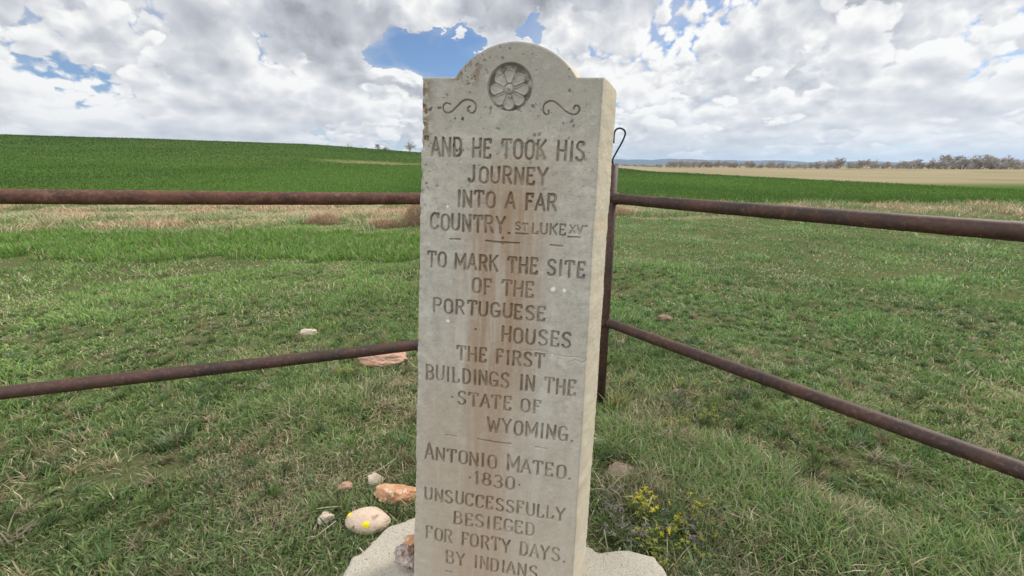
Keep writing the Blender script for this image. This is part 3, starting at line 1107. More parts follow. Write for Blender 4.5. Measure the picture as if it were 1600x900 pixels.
def lichen(on, d, size, seed):
    d = Vector(d).normalized()
    me = on.data
    ext = [max(abs(v.co[i_]) for v in me.vertices) for i_ in range(3)]
    zc = sum(v.co.z for v in me.vertices) / len(me.vertices)
    bmx = bmesh.new()
    bmx.from_mesh(me)
    bmesh.ops.subdivide_edges(bmx, edges=bmx.edges[:], cuts=1, use_grid_fill=True)
    bmx.normal_update()
    best = max(bmx.verts, key=lambda v: Vector((v.co.x / ext[0], v.co.y / ext[1], (v.co.z - zc) / (ext[2] * .6))).normalized().dot(d))
    c0 = best.co.copy()
    drop = []
    for v in bmx.verts:
        q = (v.co - c0).length * (1 + .7 * mnoise.noise(v.co * 90 + Vector((seed, 0, 0))))
        if q > size:
            drop.append(v)
        else:
            v.co += v.normal * (.0006 + .0022 * (1 - q / size) * (1 + .6 * mnoise.noise(v.co * 300)))
    bmesh.ops.delete(bmx, geom=drop, context='VERTS')
    m2 = bpy.data.meshes.new('lichen_patch')
    bmx.to_mesh(m2)
    bmx.free()
    m2.materials.clear()
    m2.materials.append(M_LICH)
    o2 = bpy.data.objects.new('lichen_patch', m2)
    o2.parent = on
    COL.objects.link(o2)


lichen(boulder, (-.82, -.05, .50), .0165, 3)
lichen(boulder, (.16, -.76, .62), .0180, 8)
rock('rock', 'orange lumpy sandstone rock half hidden behind the marker', -.545, 1.725, (.215, .12, .115), R_ORANGE, 8, .34, 5, .05, facets=5)
rock('rock', 'small buff angular stone left of the orange rock', -.690, 1.83, (.085, .06, .085), R_PALE, 12, .3, 4, .6, facets=6)
rock('rock', 'low tan stone chip in the grass left of the buff stone', -.828, 1.80, (.075, .05, .045), R_PINK, 15, .35, 4, .2, facets=4)
rock('rock', 'pale knobbly stone in the grass left of the egg-shaped stone', -.835, 1.585, (.07, .055, .06), R_PALE, 18, .4, 4, .2, facets=5)
rock('rock', 'long flat pink sandstone lying under the lower left rail', -1.05, 3.24, (.40, .26, .13), R_PINK, 21, .25, 5, -.1, facets=4, sink=.25)
rock('rock', 'white stone in the grass far left above the lower rail', -1.93, 3.82, (.15, .11, .07), R_PALE, 25, .35, 4, 0, facets=5)
rock('rock', 'flat grey-brown stone sunk in the grass right of the marker', .555, 1.90, (.20, .14, .058), R_GREY, 28, .25, 5, .2, facets=3)
rock('rock', 'small cream stone in the grass right of the flat grey stone', .775, 1.785, (.052, .042, .042), R_CREAM, 31, .3, 4, 1.0, facets=5)
rock('rock', 'small cream stone at the far right of the grass, level with the marker\'s last lines', 1.075, 1.93, (.065, .05, .055), R_CREAM, 34, .35, 4, 0, facets=5)
rock('rock', 'white stone peeping out behind the right edge of the marker', .49, 2.14, (.075, .06, .07), R_CREAM, 37, .35, 4, .4, facets=4)
rock('rock', 'little pink stone in the grass below the lower right rail', 1.161, 2.74, (.075, .055, .035), R_PINK, 40, .3, 4, .4, facets=4)
rock('rock', 'dark brown clod on the lawn beyond the lower right rail', 1.585, 4.25, (.17, .13, .06), R_CLOD, 43, .5, 4, .4)
rock('rock', 'grey and white broken stone with a rusty top lying on the slab against the marker', -.352, 1.165, (.085, .075, .098), R_MIXED, 47, .45, 5, .3, z=ZB - .004, facets=7, sink=.04)
rock('rock', 'orange chip resting on the broken stone beside the marker', -.338, 1.178, (.050, .042, .034), R_ORANGE, 51, .35, 4, .3, z=ZB + .082, facets=4, sink=.05)

# ------------------------------------------------------------------ pipe fence
fm, f_, fb = material('rusty_pipe')
fp = f_.new('ShaderNodeTexCoord').outputs['Object']
r1 = f_.noise(fp, 7, 5, .65)
r2 = f_.noise(fp, 60, 4, .7)
rc_ = f_.mix(f_.step(r1, .3, .7), (.028, .018, .016), (.075, .034, .024))
rc_ = f_.mix(f_.m('MULTIPLY', f_.step(r2, .5, .7), .5), rc_, (.165, .095, .062))
rc_ = f_.mix(f_.m('MULTIPLY', f_.step(r2, .45, .3), .6), rc_, (.03, .022, .02))
f_.put(fb.inputs['Base Color'], rc_)
fb.inputs['Roughness'].default_value = .62
fb.inputs['Specular IOR Level'].default_value = .4
f_.put(fb.inputs['Normal'], f_.bump(r2, .25, .002))
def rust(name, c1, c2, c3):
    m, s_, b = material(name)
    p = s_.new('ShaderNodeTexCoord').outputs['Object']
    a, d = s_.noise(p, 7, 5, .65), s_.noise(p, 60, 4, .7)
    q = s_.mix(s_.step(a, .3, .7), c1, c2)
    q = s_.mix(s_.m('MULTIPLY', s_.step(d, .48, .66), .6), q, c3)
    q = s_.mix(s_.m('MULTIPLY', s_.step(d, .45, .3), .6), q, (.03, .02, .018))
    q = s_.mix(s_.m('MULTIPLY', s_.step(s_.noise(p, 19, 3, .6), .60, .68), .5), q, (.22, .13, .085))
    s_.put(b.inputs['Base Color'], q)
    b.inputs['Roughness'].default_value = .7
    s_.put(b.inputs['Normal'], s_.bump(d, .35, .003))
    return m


fm_red = rust('skylit_rusty_pipe', (.065, .032, .024), (.135, .060, .040), (.19, .10, .065))  # rust reddened: different sky light on this rail put into the colour
wm, w_, wb = material('dark_wire')
wb.inputs['Base Color'].default_value = (.018, .018, .02, 1)
wb.inputs['Roughness'].default_value = .5

CP = Vector((.598, 2.6, 0))
fence = empty('pipe_fence', (CP.x, CP.y, 0))
tag(fence, 'rusty welded pipe fence with two rails meeting at a corner post behind the marker', 'fence')


def fpart(name, path, r, mat=fm, seg=20):
    path = [Vector(p) - Vector((CP.x, CP.y, 0)) for p in path]
    V, fs = tube(path, r, seg)
    return mesh_np(name, V, fs, mat, True, parent=fence)


fpart('corner_post', [(CP.x, CP.y, -.3), (CP.x - .008, CP.y, .8), (CP.x - .013, CP.y, 1.55)], .031)


def rough_tube(name, path, r, mat, seg=22):
    pts = [Vector(p) - Vector((CP.x, CP.y, 0)) for p in path]
    L = (pts[-1] - pts[0]).length
    n_ = max(40, int(L / .02))
    fine_ = []
    for i_ in range(n_ + 1):
        f = i_ / n_ * (len(pts) - 1)
        k0 = min(int(f), len(pts) - 2)
        fine_.append(pts[k0].lerp(pts[k0 + 1], f - k0))
    V, fs = tube(fine_, r, seg)
    m_ = (n_ + 1) * seg
    ii, kk = np.divmod(np.arange(m_), seg)
    cen = np.array([tuple(p) for p in fine_])[ii]
    a_ = kk / seg * 2 * math.pi
    bump_ = (fbm2(ii * .02 * 22, np.cos(a_) * 1.2 + np.sin(a_) * 2 + 7, 4, 66) - .5) * .10 + (fbm2(ii * .02 * 3, np.cos(a_) + 3, 2, 67) - .5) * .08
    V[:m_] = cen + (V[:m_] - cen) * (1 + bump_)[:, None]
    return mesh_np(name, V, fs, mat, True, parent=fence)


def weld(p, d, r):
    d = Vector(d).normalized()
    p = Vector(p)
    path = [p + d * t for t in (-.006, -.003, 0, .004, .008)]
    fpart('weld_bead', path, [r + .001, r + .004, r + .006, r + .004, r + .001])


def along(a, b, k, n=9, sag=.006):
    a, b = Vector(a), Vector(b)
    return [a + (b - a) * (k * i / (n - 1)) + Vector((0, 0, -sag * math.sin(math.pi * i / (n - 1)))) for i in range(n)]


PT, PL = (.594, 2.6, 1.361), (.602, 2.6, .585)
rails = [('top_rail', PT, (-.976, 2.115, 1.402), 2.0), ('lower_rail', PL, (-1.072, 2.077, .585), 1.9),
         ('top_rail', PT, (.983, 2.08, 1.361), 4.6), ('lower_rail', PL, (1.049, 2.027, .585), 4.1)]
ends = []
for nm, a, b, k in rails:
    pth = along(a, b, k)
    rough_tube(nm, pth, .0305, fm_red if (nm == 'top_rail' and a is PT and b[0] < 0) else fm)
    dv = (Vector(b) - Vector(a)).normalized()
    weld(Vector(a) + dv * .034, dv, .0305)
    ends.append(pth[-1])
for e in (ends[0], ends[2]):
    fpart('post', [(e.x, e.y, gz(e.x, e.y) - .3), (e.x, e.y, e.z + .1)], .031)
# weld collars
hook_px = [(0.585, 1.53), (0.585, 1.55), (0.58, 1.579), (0.599, 1.621), (0.628, 1.677), (0.642, 1.715), (0.640, 1.733), (0.631, 1.744), (0.609, 1.751), (0.588, 1.742), (0.58, 1.718), (0.58, 1.67)]
hk = spline(hook_px, 5)
fpart('hook', [(a, 2.6 - .002, b) for a, b in hk], .0052, wm, 10)

# ------------------------------------------------------------------ blades of grass
def leaf_mat(name, transl=.35, rough=.55):
    m, s, b = material(name)
    c_ = s.new('ShaderNodeAttribute', attribute_name='Col').outputs['Color']
    s.put(b.inputs['Base Color'], c_)
    b.inputs['Roughness'].default_value = rough
    b.inputs['Specular IOR Level'].default_value = .25
    tr_ = s.new('ShaderNodeBsdfTranslucent')
    s.put(tr_.inputs['Color'], c_)
    mx = s.new('ShaderNodeMixShader')
    mx.inputs[0].default_value = transl
    s.l.new(b.outputs[0], mx.inputs[1])
    s.l.new(tr_.outputs[0], mx.inputs[2])
    s.l.new(mx.outputs[0], m.node_tree.nodes['Material Output'].inputs[0])
    return m


M_GRASS = leaf_mat('grass_blade')
M_DRY = leaf_mat('dry_stalk', .2, .8)


def blades(P, h, wd, az_, bend, col, tipcol=None, seg=2, curl=1.0):
    """P (n,3) roots; returns V,F,C. A blade is a tapering ribbon that arcs over"""
    n = len(P)
    dirv_ = np.stack([np.cos(az_), np.sin(az_), 0 * az_], -1)
    side = np.stack([-np.sin(az_), np.cos(az_), 0 * az_], -1)
    # ribbons turn their face at random to their bend
    tw = rng.uniform(-1.2, 1.2, n)
    side = side * np.cos(tw)[:, None] + dirv_ * np.sin(tw)[:, None]
    Vs, Cs = [], []
    for k in range(seg + 1):
        f = k / seg
        c_ = P + dirv_ * (h * bend * f ** 1.7)[:, None]
        c_ = c_ + np.array([0, 0, 1.0]) * (h * (f - .32 * bend * f ** 2.2 * curl))[:, None]
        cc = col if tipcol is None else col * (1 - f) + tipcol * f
        if k < seg:
            ww = (wd * (1 - .55 * f))[:, None] / 2
            Vs += [c_ - side * ww, c_ + side * ww]
            Cs += [cc, cc]
        else:
            Vs.append(c_)
            Cs.append(cc)
    m_ = 2 * seg + 1
    V = np.stack(Vs, 1).reshape(-1, 3)
    C = np.stack(Cs, 1).reshape(-1, 3)
    b = (np.arange(n) * m_)[:, None]
    q = [b + np.array([[2 * k, 2 * k + 1, 2 * k + 3, 2 * k + 2]]) for k in range(seg - 1)]
    t = b + np.array([[2 * seg - 2, 2 * seg - 1, 2 * seg]])
    return V, (np.vstack(q) if q else None), t, C


def build_blades(name, sets, mat):
    VV, Q, T, C, off_ = [], [], [], [], 0
    for V, q, t, c_ in sets:
        VV.append(V)
        C.append(c_)
        if q is not None:
            Q.append(q + off_)
        T.append(t + off_)
        off_ += len(V)
    fs = ([np.vstack(Q)] if Q else []) + [np.vstack(T)]
    return mesh_np(name, np.vstack(VV), fs, mat, True, np.vstack(C))


def scatter(n, r0, r1, amax=56.0, power=1.0):
    """points in the camera's wedge of land"""
    r = np.sqrt(rng.uniform(r0 ** 2, r1 ** 2, n))
    a = np.radians(rng.uniform(-amax, amax, n))
    return r * np.sin(a), r * np.cos(a)


ITEMS_CLEAR = [(-.640, 1.545, .10, .06), (-.545, 1.725, .10, .055), (-.69, 1.855, .04, .03), (.555, 1.90, .11, .08), (.775, 1.785, .028, .02), (-.835, 1.585, .03, .025),
               (-1.05, 3.24, .2, .12), (-1.90, 3.82, .08, .06), (1.075, 1.93, .03, .025), (-.828, 1.80, .035, .022), (1.161, 2.74, .035, .025), (1.585, 4.25, .08, .06), (.49, 2.14, .035, .03)]


def keep_mask(x, y):
    k = np.ones(len(x), bool)
    for cx, cy, rx, ry in ITEMS_CLEAR:
        k &= ((x - cx) / rx) ** 2 + ((y - cy) / ry) ** 2 > 1
    a = np.arctan2(y - PC[1], x - PC[0])
    rb = np.interp(a, ang, rad)
    k &= np.hypot(x - PC[0], y - PC[1]) > rb - .004
    return k


GREENS = np.array([[.135, .215, .060], [.160, .235, .080], [.105, .180, .060], [.185, .245, .085], [.140, .225, .105], [.085, .150, .045]])
DRYS = np.array([[.44, .38, .235], [.52, .46, .32], [.33, .265, .155], [.40, .33, .20]])


def cols(n, x, y, dry, warm=0.0):
    c_ = GREENS[rng.integers(0, len(GREENS), n)]
    f = fbm2(x * .9, y * .9, 3, 71)[:, None]
    c_ = c_ * np.array([1.16, 1.11, 1.02]) * (.66 + .68 * f) * rng.uniform(.8, 1.2, (n, 1))
    c_ = c_ * np.array([1 + warm, 1, 1 - warm])
    isd = rng.uniform(0, 1, n) < dry
    c_[isd] = DRYS[rng.integers(0, len(DRYS), isd.sum())] * rng.uniform(.7, 1.1, (isd.sum(), 1))
    return c_


sets = []
# thatch: flat dry litter and short blades near the camera
for (n, r0, r1, hh, ww, sg) in ((130000, .75, 2.4, .072, .0062, 3), (170000, 2.3, 4.4, .066, .0070, 2), (170000, 4.2, 7.6, .055, .012, 2), (160000, 7.2, 13.5, .06, .022, 1), (110000, 13.3, 24, .07, .034, 1)):
    n = int(n * 1.36)
    x, y = scatter(n, r0, r1, 76)
    dens_ = fbm2(x * 2.6, y * 2.6, 4, 80)
    k = keep_mask(x, y) & (y < 13.6) & (rng.uniform(0, 1, n) < .16 + 1.35 * sstep(dens_, .33, .60))
    x, y, dens_ = x[k], y[k], dens_[k]
    n = len(x)
    patch = fbm2(x * 1.1 + 5, y * 1.1, 4, 90)
    tall = .55 + 1.0 * sstep(patch, .35, .75)
    h = hh * tall * rng.uniform(.5, 1.35, n)
    bend = rng.uniform(.2, 1.15, n)
    flat_ = rng.uniform(0, 1, n) < .16
    h[flat_] *= .8
    bend[flat_] = rng.uniform(1.5, 2.4, flat_.sum())
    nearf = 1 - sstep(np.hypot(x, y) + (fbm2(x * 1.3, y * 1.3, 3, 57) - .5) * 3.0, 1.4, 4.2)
    spot = np.zeros(n)
    for qx, qy, qr in ((-.80, 1.95, .30), (-.55, 1.86, .20), (.62, 1.75, .24), (.95, 2.35, .35), (-1.15, 1.75, .3), (1.25, 2.6, .4)):
        spot = np.maximum(spot, sstep(np.hypot(x - qx, (y - qy)) + (fbm2(x * 7, y * 7, 3, 55) - .5) * .3, qr, qr * .35))
    dryp = np.clip(.45 * spot + .06 + .13 * nearf + .6 * sstep(fbm2(x * 1.5, y * 1.5 + 9, 4, 95), .46, .72) * (1 - .5 * sstep(np.hypot(x, y), 3, 6)), 0, .8)
    dryp = np.where(flat_, np.minimum(1, dryp + .5), dryp)
    c_ = cols(n, x, y, dryp, .0)
    gm_ = c_.mean(1, keepdims=True)
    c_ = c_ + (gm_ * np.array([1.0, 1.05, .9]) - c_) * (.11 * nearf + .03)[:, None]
    c_ = c_ * (1 + (rng.uniform(.6, 1.45, (n, 1)) - 1) * .8)
    # bluish mown turf on the far right of the yard
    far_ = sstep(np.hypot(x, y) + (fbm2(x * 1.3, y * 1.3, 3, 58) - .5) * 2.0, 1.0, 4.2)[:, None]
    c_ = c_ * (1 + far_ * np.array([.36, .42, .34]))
    bl = (sstep(x, .4, 1.2) * sstep(y, 2.6, 3.8))[:, None]
    c_ = c_ * (1 - bl) + (c_ * np.array([.86, .93, .95])) * bl
    P3 = np.stack([x, y, ground_z(x, y) - .004], -1)
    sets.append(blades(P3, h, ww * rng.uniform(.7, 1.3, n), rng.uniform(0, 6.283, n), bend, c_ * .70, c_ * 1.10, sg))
# tufts: clumps of longer, greener or paler blades that stand out of the sward
nt2 = 3600
tx, ty = scatter(nt2, .9, 7.0)
tx, ty = tx[keep_mask(tx, ty)], ty[keep_mask(tx, ty)]
nt2 = len(tx)
per = 26
sz_ = rng.uniform(.5, 1.3, nt2)
bx_ = np.repeat(tx, per) + rng.normal(0, .014, nt2 * per) * np.repeat(sz_, per)
by_ = np.repeat(ty, per) + rng.normal(0, .014, nt2 * per) * np.repeat(sz_, per)
tone = GREENS[rng.integers(0, len(GREENS), nt2)] * rng.uniform(.55, 1.35, (nt2, 1))
dead = rng.uniform(0, 1, nt2) < .22
tone[dead] = DRYS[rng.integers(0, 4, dead.sum())] * rng.uniform(.5, .95, (dead.sum(), 1))
c_ = np.repeat(tone, per, 0) * rng.uniform(.75, 1.25, (nt2 * per, 1))
kk = keep_mask(bx_, by_)
bx_, by_, c_ = bx_[kk], by_[kk], c_[kk]
h = .085 * np.repeat(sz_, per)[kk] * rng.uniform(.6, 1.3, len(bx_)) * (1 - .35 * sstep(np.hypot(bx_, by_), 2.5, 5))
sets.append(blades(np.stack([bx_, by_, ground_z(bx_, by_) - .004], -1), h, rng.uniform(.004, .0085, len(bx_)), rng.uniform(0, 6.283, len(bx_)), rng.uniform(.2, 1.2, len(bx_)), c_ * .75, c_ * 1.12, 3))
# broad-leaved weeds lying in the sward
nb2 = 900
tx, ty = scatter(nb2, .9, 5.0)
per = 9
bx_ = np.repeat(tx, per) + rng.normal(0, .01, nb2 * per)
by_ = np.repeat(ty, per) + rng.normal(0, .01, nb2 * per)
kk = keep_mask(bx_, by_)
bx_, by_ = bx_[kk], by_[kk]
c_ = np.array([.15, .205, .085]) * np.repeat(rng.uniform(.5, 1.4, nb2), per)[kk][:, None] * rng.uniform(.8, 1.2, (len(bx_), 1))
sets.append(blades(np.stack([bx_, by_, ground_z(bx_, by_) + .006], -1), rng.uniform(.022, .05, len(bx_)), rng.uniform(.010, .018, len(bx_)), rng.uniform(0, 6.283, len(bx_)), rng.uniform(.9, 1.7, len(bx_)), c_, c_ * 1.15, 3))
grass = build_blades('grass', sets, M_GRASS)
tag(grass, kind='stuff')

# lush taller strip at the left, before the dry weeds
n = 82000
x, y = rng.uniform(-22, -.3, n), rng.uniform(6.4, 10.6, n)
e_ = (fbm2(x * .8, y * .8, 4, 101) - .5) * 2.2
k = (y + e_ > 7.2) & (y + e_ < 10.0) & (rng.uniform(0, 1, n) < sstep(-x, .3, 1.1))
x, y = x[k], y[k]
n = len(x)
h = .16 * rng.uniform(.4, 1.3, n) * (.5 + fbm2(x * 2, y * 2, 3, 103))
c_ = np.array([.165, .30, .06]) * rng.uniform(.6, 1.35, (n, 1)) * np.array([1, 1, 1])
isd = rng.uniform(0, 1, n) < .10
c_[isd] = DRYS[0]
s_lush = [blades(np.stack([x, y, ground_z(x, y)], -1), h, rng.uniform(.010, .022, n), rng.uniform(0, 6.283, n), rng.uniform(.2, 1.1, n), c_ * .7, c_ * 1.15, 2)]
lush = build_blades('tall_grass', s_lush, M_GRASS)
tag(lush, kind='stuff')

# dry weeds between the yard and the crop
n = 380000
x, y = scatter(n, 9.0, 36.0, 62)
e_ = (fbm2(x * .5, y * .5, 4, 110) - .5) * 3.0
lo = 10.0 + 3.0 * sstep(x, -1, 2)
dm = sstep(y + e_ - lo, -.4, .6) * (1 - sstep(y + e_, 18.2, 19.4)) * (1 - .65 * sstep(x, 4.5, 7.5))
cl = fbm2(x * .9, y * .9, 4, 113)
k = rng.uniform(0, 1, n) < dm * (.25 + 1.2 * sstep(cl, .3, .65))
x, y, cl = x[k], y[k], cl[k]
n = len(x)
h = .17 * rng.uniform(.3, 1.4, n) * (.4 + 1.3 * sstep(cl, .35, .75))
c_ = DRYS[rng.integers(0, 4, n)] * np.array([1.22, 1.10, 1.12]) * rng.uniform(.75, 1.25, (n, 1))
isg = rng.uniform(0, 1, n) < .92 * sstep(fbm2(x * .7 + 30, y * .7, 4, 117), .38, .56)
c_[isg] = np.array([.23, .31, .13]) * rng.uniform(.6, 1.3, (isg.sum(), 1))
dry = build_blades('dry_weeds', [blades(np.stack([x, y, ground_z(x, y)], -1), h, rng.uniform(.012, .026, n), rng.uniform(0, 6.283, n), rng.uniform(.2, 1.6, n), c_ * .85, c_ * 1.1, 2)], M_DRY)
tag(dry, kind='stuff')

# young crop, in drilled rows, on the field beyond
n = 430000
r = 18.3 * (245 / 18.3) ** (rng.uniform(0, 1, n) ** 1.1)
a = np.radians(rng.uniform(-64, 52, n))
x, y = r * np.sin(a), r * np.cos(a)
y = np.round(y / .30) * .30 + rng.normal(0, .06, n)
e_ = (fbm2(x * .5, y * .5, 4, 110) - .5) * 1.6
k = (y + e_ > 18.9) & (x < 32.5 + .3 * np.sin(y))
k &= ~((np.abs(np.abs((y + (fbm2(x * .02, y * .02, 2, 141) - .5) * 8) % 18.0 - 9.0) - .9) < .28) & (rng.uniform(0, 1, n) < .85))
uu_ = (x + 26) * .97 + (y - 84) * .24
vv_ = (y - 84) * .97 - (x + 26) * .24
k &= ~(((uu_ / 11) ** 2 + (vv_ / 7) ** 2 < 1.1) & (rng.uniform(0, 1, n) < .8))
x, y = x[k], y[k]
n = len(x)
r = np.hypot(x, y)
h = (.13 + .0011 * r) * rng.uniform(.6, 1.3, n) * (.7 + .6 * fbm2(x * .3, y * .3, 3, 121))
c_ = np.array([.094, .182, .032]) * rng.uniform(.65, 1.3, (n, 1))
pt_ = fbm2(x * .05, y * .022, 4, 131)
c_ = c_ * (.74 + .52 * sstep(pt_, .3, .7))[:, None]
c_ = c_ * (1 - .38 * sstep(r, 40, 110))[:, None]
crop = build_blades('young_crop', [blades(np.stack([x, y, ground_z(x, y) - .01], -1), h, .016 + r * .0009, rng.uniform(0, 6.283, n), rng.uniform(.2, 1.0, n), c_ * .75, c_ * 1.1, 1)], M_GRASS)
tag(crop, kind='stuff')


# ------------------------------------------------------------------ single plants
def flower_mat(name, c_):
    m, s, b = material(name)
    b.inputs['Base Color'].default_value = (*c_, 1)
    b.inputs['Roughness'].default_value = .6
    return m


M_YEL = flower_mat('yellow_petals', (.55, .47, .035))
M_LIME = flower_mat('yellow_green_heads', (.26, .27, .05))
M_STEM = flower_mat('green_stem', (.10, .16, .045))
M_PURP = flower_mat('grey_purple_seed_heads', (.20, .165, .175))
M_STRAW = flower_mat('straw', (.52, .45, .32))


def weed(label, x, y, hgt, spread, nst, head, seed, group=None, leafcol=(.085, .13, .04)):
    r = random.Random(seed)
    t = empty('flowering_weed', (x, y, gz(x, y)))
    tag(t, label, 'weed', group)
    st, lv, hd = [], [], []
    for _ in range(nst):
        a = r.uniform(0, 6.283)
        d_ = spread * math.sqrt(r.random())
        h = hgt * r.uniform(.55, 1.1)
        p0 = Vector((math.cos(a) * d_ * .4, math.sin(a) * d_ * .4, -.005))
        p2 = Vector((math.cos(a) * d_, math.sin(a) * d_, h))
        p1 = (p0 + p2) / 2 + Vector((r.uniform(-.008, .008), r.uniform(-.008, .008), .01))
        st.append(tube([p0, p1, p2], [.0014, .0012, .0009], 5))
        for q in range(7):
            f = r.uniform(.1, .95)
            lv.append((p0.lerp(p2, f), r.uniform(.014, .03)))
        for q in range(r.randint(3, 6)):
            hd.append(p2 + Vector((r.gauss(0, .006), r.gauss(0, .006), r.gauss(0, .007))))
    V, fs = join_tubes(st)
    mesh_np('stem', V, fs, M_STEM, True, parent=t)
    n_ = len(lv)
    cc = np.array(leafcol) * np.array([[r.uniform(.6, 1.3)] for _ in range(n_)])
    V, q, tt_, c2 = blades(np.array([tuple(p) for p, _ in lv]), np.array([h for _, h in lv]), np.array([h * .24 for _, h in lv]), np.array([r.uniform(0, 6.283) for _ in lv]), np.array([r.uniform(.6, 1.6) for _ in lv]), cc, cc * 1.2, 2)
    mesh_np('leaves', V, [q, tt_], M_GRASS, True, c2, parent=t)
    n_ = len(hd) * 9
    P_ = np.repeat(np.array([tuple(p) for p in hd]), 9, 0)
    V, q, tt_, c2 = blades(P_, np.array([r.uniform(.004, .008) for _ in range(n_)]), np.full(n_, .0034), np.array([r.uniform(0, 6.283) for _ in range(n_)]), np.array([r.uniform(.3, 2.2) for _ in range(n_)]), np.ones((n_, 3)), None, 2)
    mesh_np('flower_heads', V, [q, tt_], head, True, parent=t)
    return t


weed('dense yellow-flowered weed clump right of the slab, lowest in the grass', .62, 1.42, .085, .115, 26, M_LIME, 1)
weed('yellow-flowered weed with bright heads just behind the lowest clump', .66, 1.55, .085, .10, 20, M_YEL, 2)
weed('yellow-green weed at the right end of the weed patch by the slab', .80, 1.47, .075, .10, 18, M_LIME, 3)
weed('small yellow weed between the slab and the yellow clump', .545, 1.60, .10, .06, 14, M_LIME, 4)
weed('grey-purple seeding weed behind the right end of the slab', .475, 1.50, .085, .10, 26, M_PURP, 5)
weed('grey-purple seeding weed among the yellow clumps', .72, 1.52, .075, .09, 18, M_PURP, 6)
weed('low yellow-green weed at the right, under the lower right rail', 1.18, 2.36, .12, .12, 22, M_LIME, 7)
weed('yellow-green weed between the cream stones, further right', .98, 2.22, .10, .10, 18, M_LIME, 8)
weed('purplish seeding weed close under the lower right rail', 1.10, 2.52, .10, .12, 20, M_PURP, 9)
weed('small yellow-flowered weed behind the flat grey stone', .60, 1.66, .10, .04, 9, M_YEL, 10)
weed('yellow weed under the lower left rail beside the pink stone', -1.22, 2.95, .09, .10, 18, M_LIME, 11)


def straw(label, x, y, pts, r_=.003):
    z0 = gz(x, y)
    V, fs = tube([(a, b, c_) for a, b, c_ in pts], [r_, r_ * .9, r_ * .7, r_ * .45][:len(pts)], 7)
    o = mesh_np('straw', V, fs, M_STRAW, True)
    o.location = (x, y, z0)
    tag(o, label, 'stalk')


weed('small yellow weed at the right end of the grass beyond the cream stones', 1.12, 2.12, .06, .10, 14, M_LIME, 21)
weed('tiny yellow weed between the flat grey stone and the cream stone', .80, 1.95, .05, .06, 9, M_LIME, 22)
weed('low yellow weed just in front of the small cream stone', .86, 1.66, .06, .07, 12, M_YEL, 23)
weed('sparse yellow weed behind the purplish one under the right rail', 1.28, 2.72, .07, .11, 14, M_LIME, 24)
weed('low greyish seeding weed between the slab and the flat grey stone', .47, 1.68, .06, .07, 14, M_PURP, 25)
straw('pale curved dry stalk standing behind the right end of the slab', .385, 1.40, [(0, 0, 0), (.004, 0, .05), (-.006, 0, .10), (-.016, 0, .15)], .0036)
straw('short pale stalk leaning right beside the curved one', .40, 1.385, [(0, 0, 0), (.02, 0, .04), (.035, 0, .075)], .003)
straw('bright dry stalk leaning over the yellow weeds', .60, 1.60, [(0, 0, 0.02), (.012, 0, .07), (.024, .0, .13)], .003)
straw('dry straw lying in front of the egg-shaped stone', -.62, 1.40, [(0, 0, .06), (.02, -.01, .045), (.045, -.03, .005)], .0022)
straw('long pale straw leaning over the buff stone', -.76, 1.86, [(0, 0, .03), (.09, .0, .07), (.17, .02, .12)], .002)
straw('long pale straw in the grass at the lower left', -.88, 1.48, [(0, 0, .01), (.06, .0, .05), (.13, .02, .10)], .002)
straw('bleached straw lying by the knobbly stone', -.90, 1.63, [(0, 0, .04), (.06, .0, .05), (.12, .01, .045)], .0022)


# tumbleweeds in the dry strip
def bush(label, x, y, rx, rz_, n_, seed):
    r = np.random.default_rng(seed)
    items = []
    rr = random.Random(seed)
    V_, T_, C_ = [], [], []
    u1 = r.normal(0, 1, (n_, 3))
    u1 /= np.linalg.norm(u1, axis=1)[:, None]
    u1[:, 2] = np.abs(u1[:, 2]) * .9 - .05
    rad_ = r.uniform(.25, 1.0, n_) ** .5 * (.75 + .35 * fbm2(u1[:, 0] * 2 + 9, u1[:, 2] * 2 + 9, 3, seed))
    P_ = u1 * rad_[:, None] * np.array([rx, rx * .8, rz_])
    h = r.uniform(.10, .22, n_) * rx
    cc = np.array([.52, .39, .26]) * r.uniform(.6, 1.25, (n_, 1))
    V, q, t_, c2 = blades(P_, h * 1.6, np.full(n_, .006 + .004 * rx), r.uniform(0, 6.283, n_), r.uniform(.2, 2.2, n_), cc, cc, 2)
    o = mesh_np('tumbleweed', V, [q, t_], M_DRY, True, c2)
    o.location = (x, y, gz(x, y))
    tag(o, label, 'dry bush')


bush('large tan tumbleweed partly hidden behind the marker, left side', -2.25, 11.6, .78, .74, 8200, 3)
bush('lower brown tumbleweed left of the large one', -3.3, 11.2, .50, .28, 3000, 5)
bush('pale dry bush at the left end of the weed strip', -5.1, 11.8, .55, .34, 3000, 9)
bush('low brown dry weeds clump right of the corner post', 3.2, 14.2, .75, .26, 3600, 13)


def grass_clump(label, x, y, hgt, n_, seed, spread=.12):
    r = np.random.default_rng(seed)
    P_ = np.stack([r.normal(0, spread, n_), r.normal(0, spread, n_), np.zeros(n_) - .02], -1)
    cc = np.array([.26, .27, .11]) * r.uniform(.7, 1.2, (n_, 1))
    V, q, t_, c2 = blades(P_, hgt * r.uniform(.5, 1.1, n_), np.full(n_, .02), r.uniform(0, 6.283, n_), r.uniform(.1, .6, n_), cc * .8, cc * 1.2, 3)
    o = mesh_np('tall_grass_clump', V, [q, t_], M_GRASS, True, c2)
    o.location = (x, y, gz(x, y))
    tag(o, label, 'grass clump')


grass_clump('pale tall grass clump at the crop edge above the left rail', -9.0, 18.6, .62, 40, 1, .22)
grass_clump('pale tall grass clump at the crop edge above the right rail', 6.2, 18.4, .55, 40, 2, .25)
grass_clump('small tall grass clump at the crop edge right of the tallest', 7.2, 18.6, .42, 26, 3, .2)
grass_clump('green seeding grass tuft standing just right of the post foot', .70, 2.52, .16, 60, 4, .035)

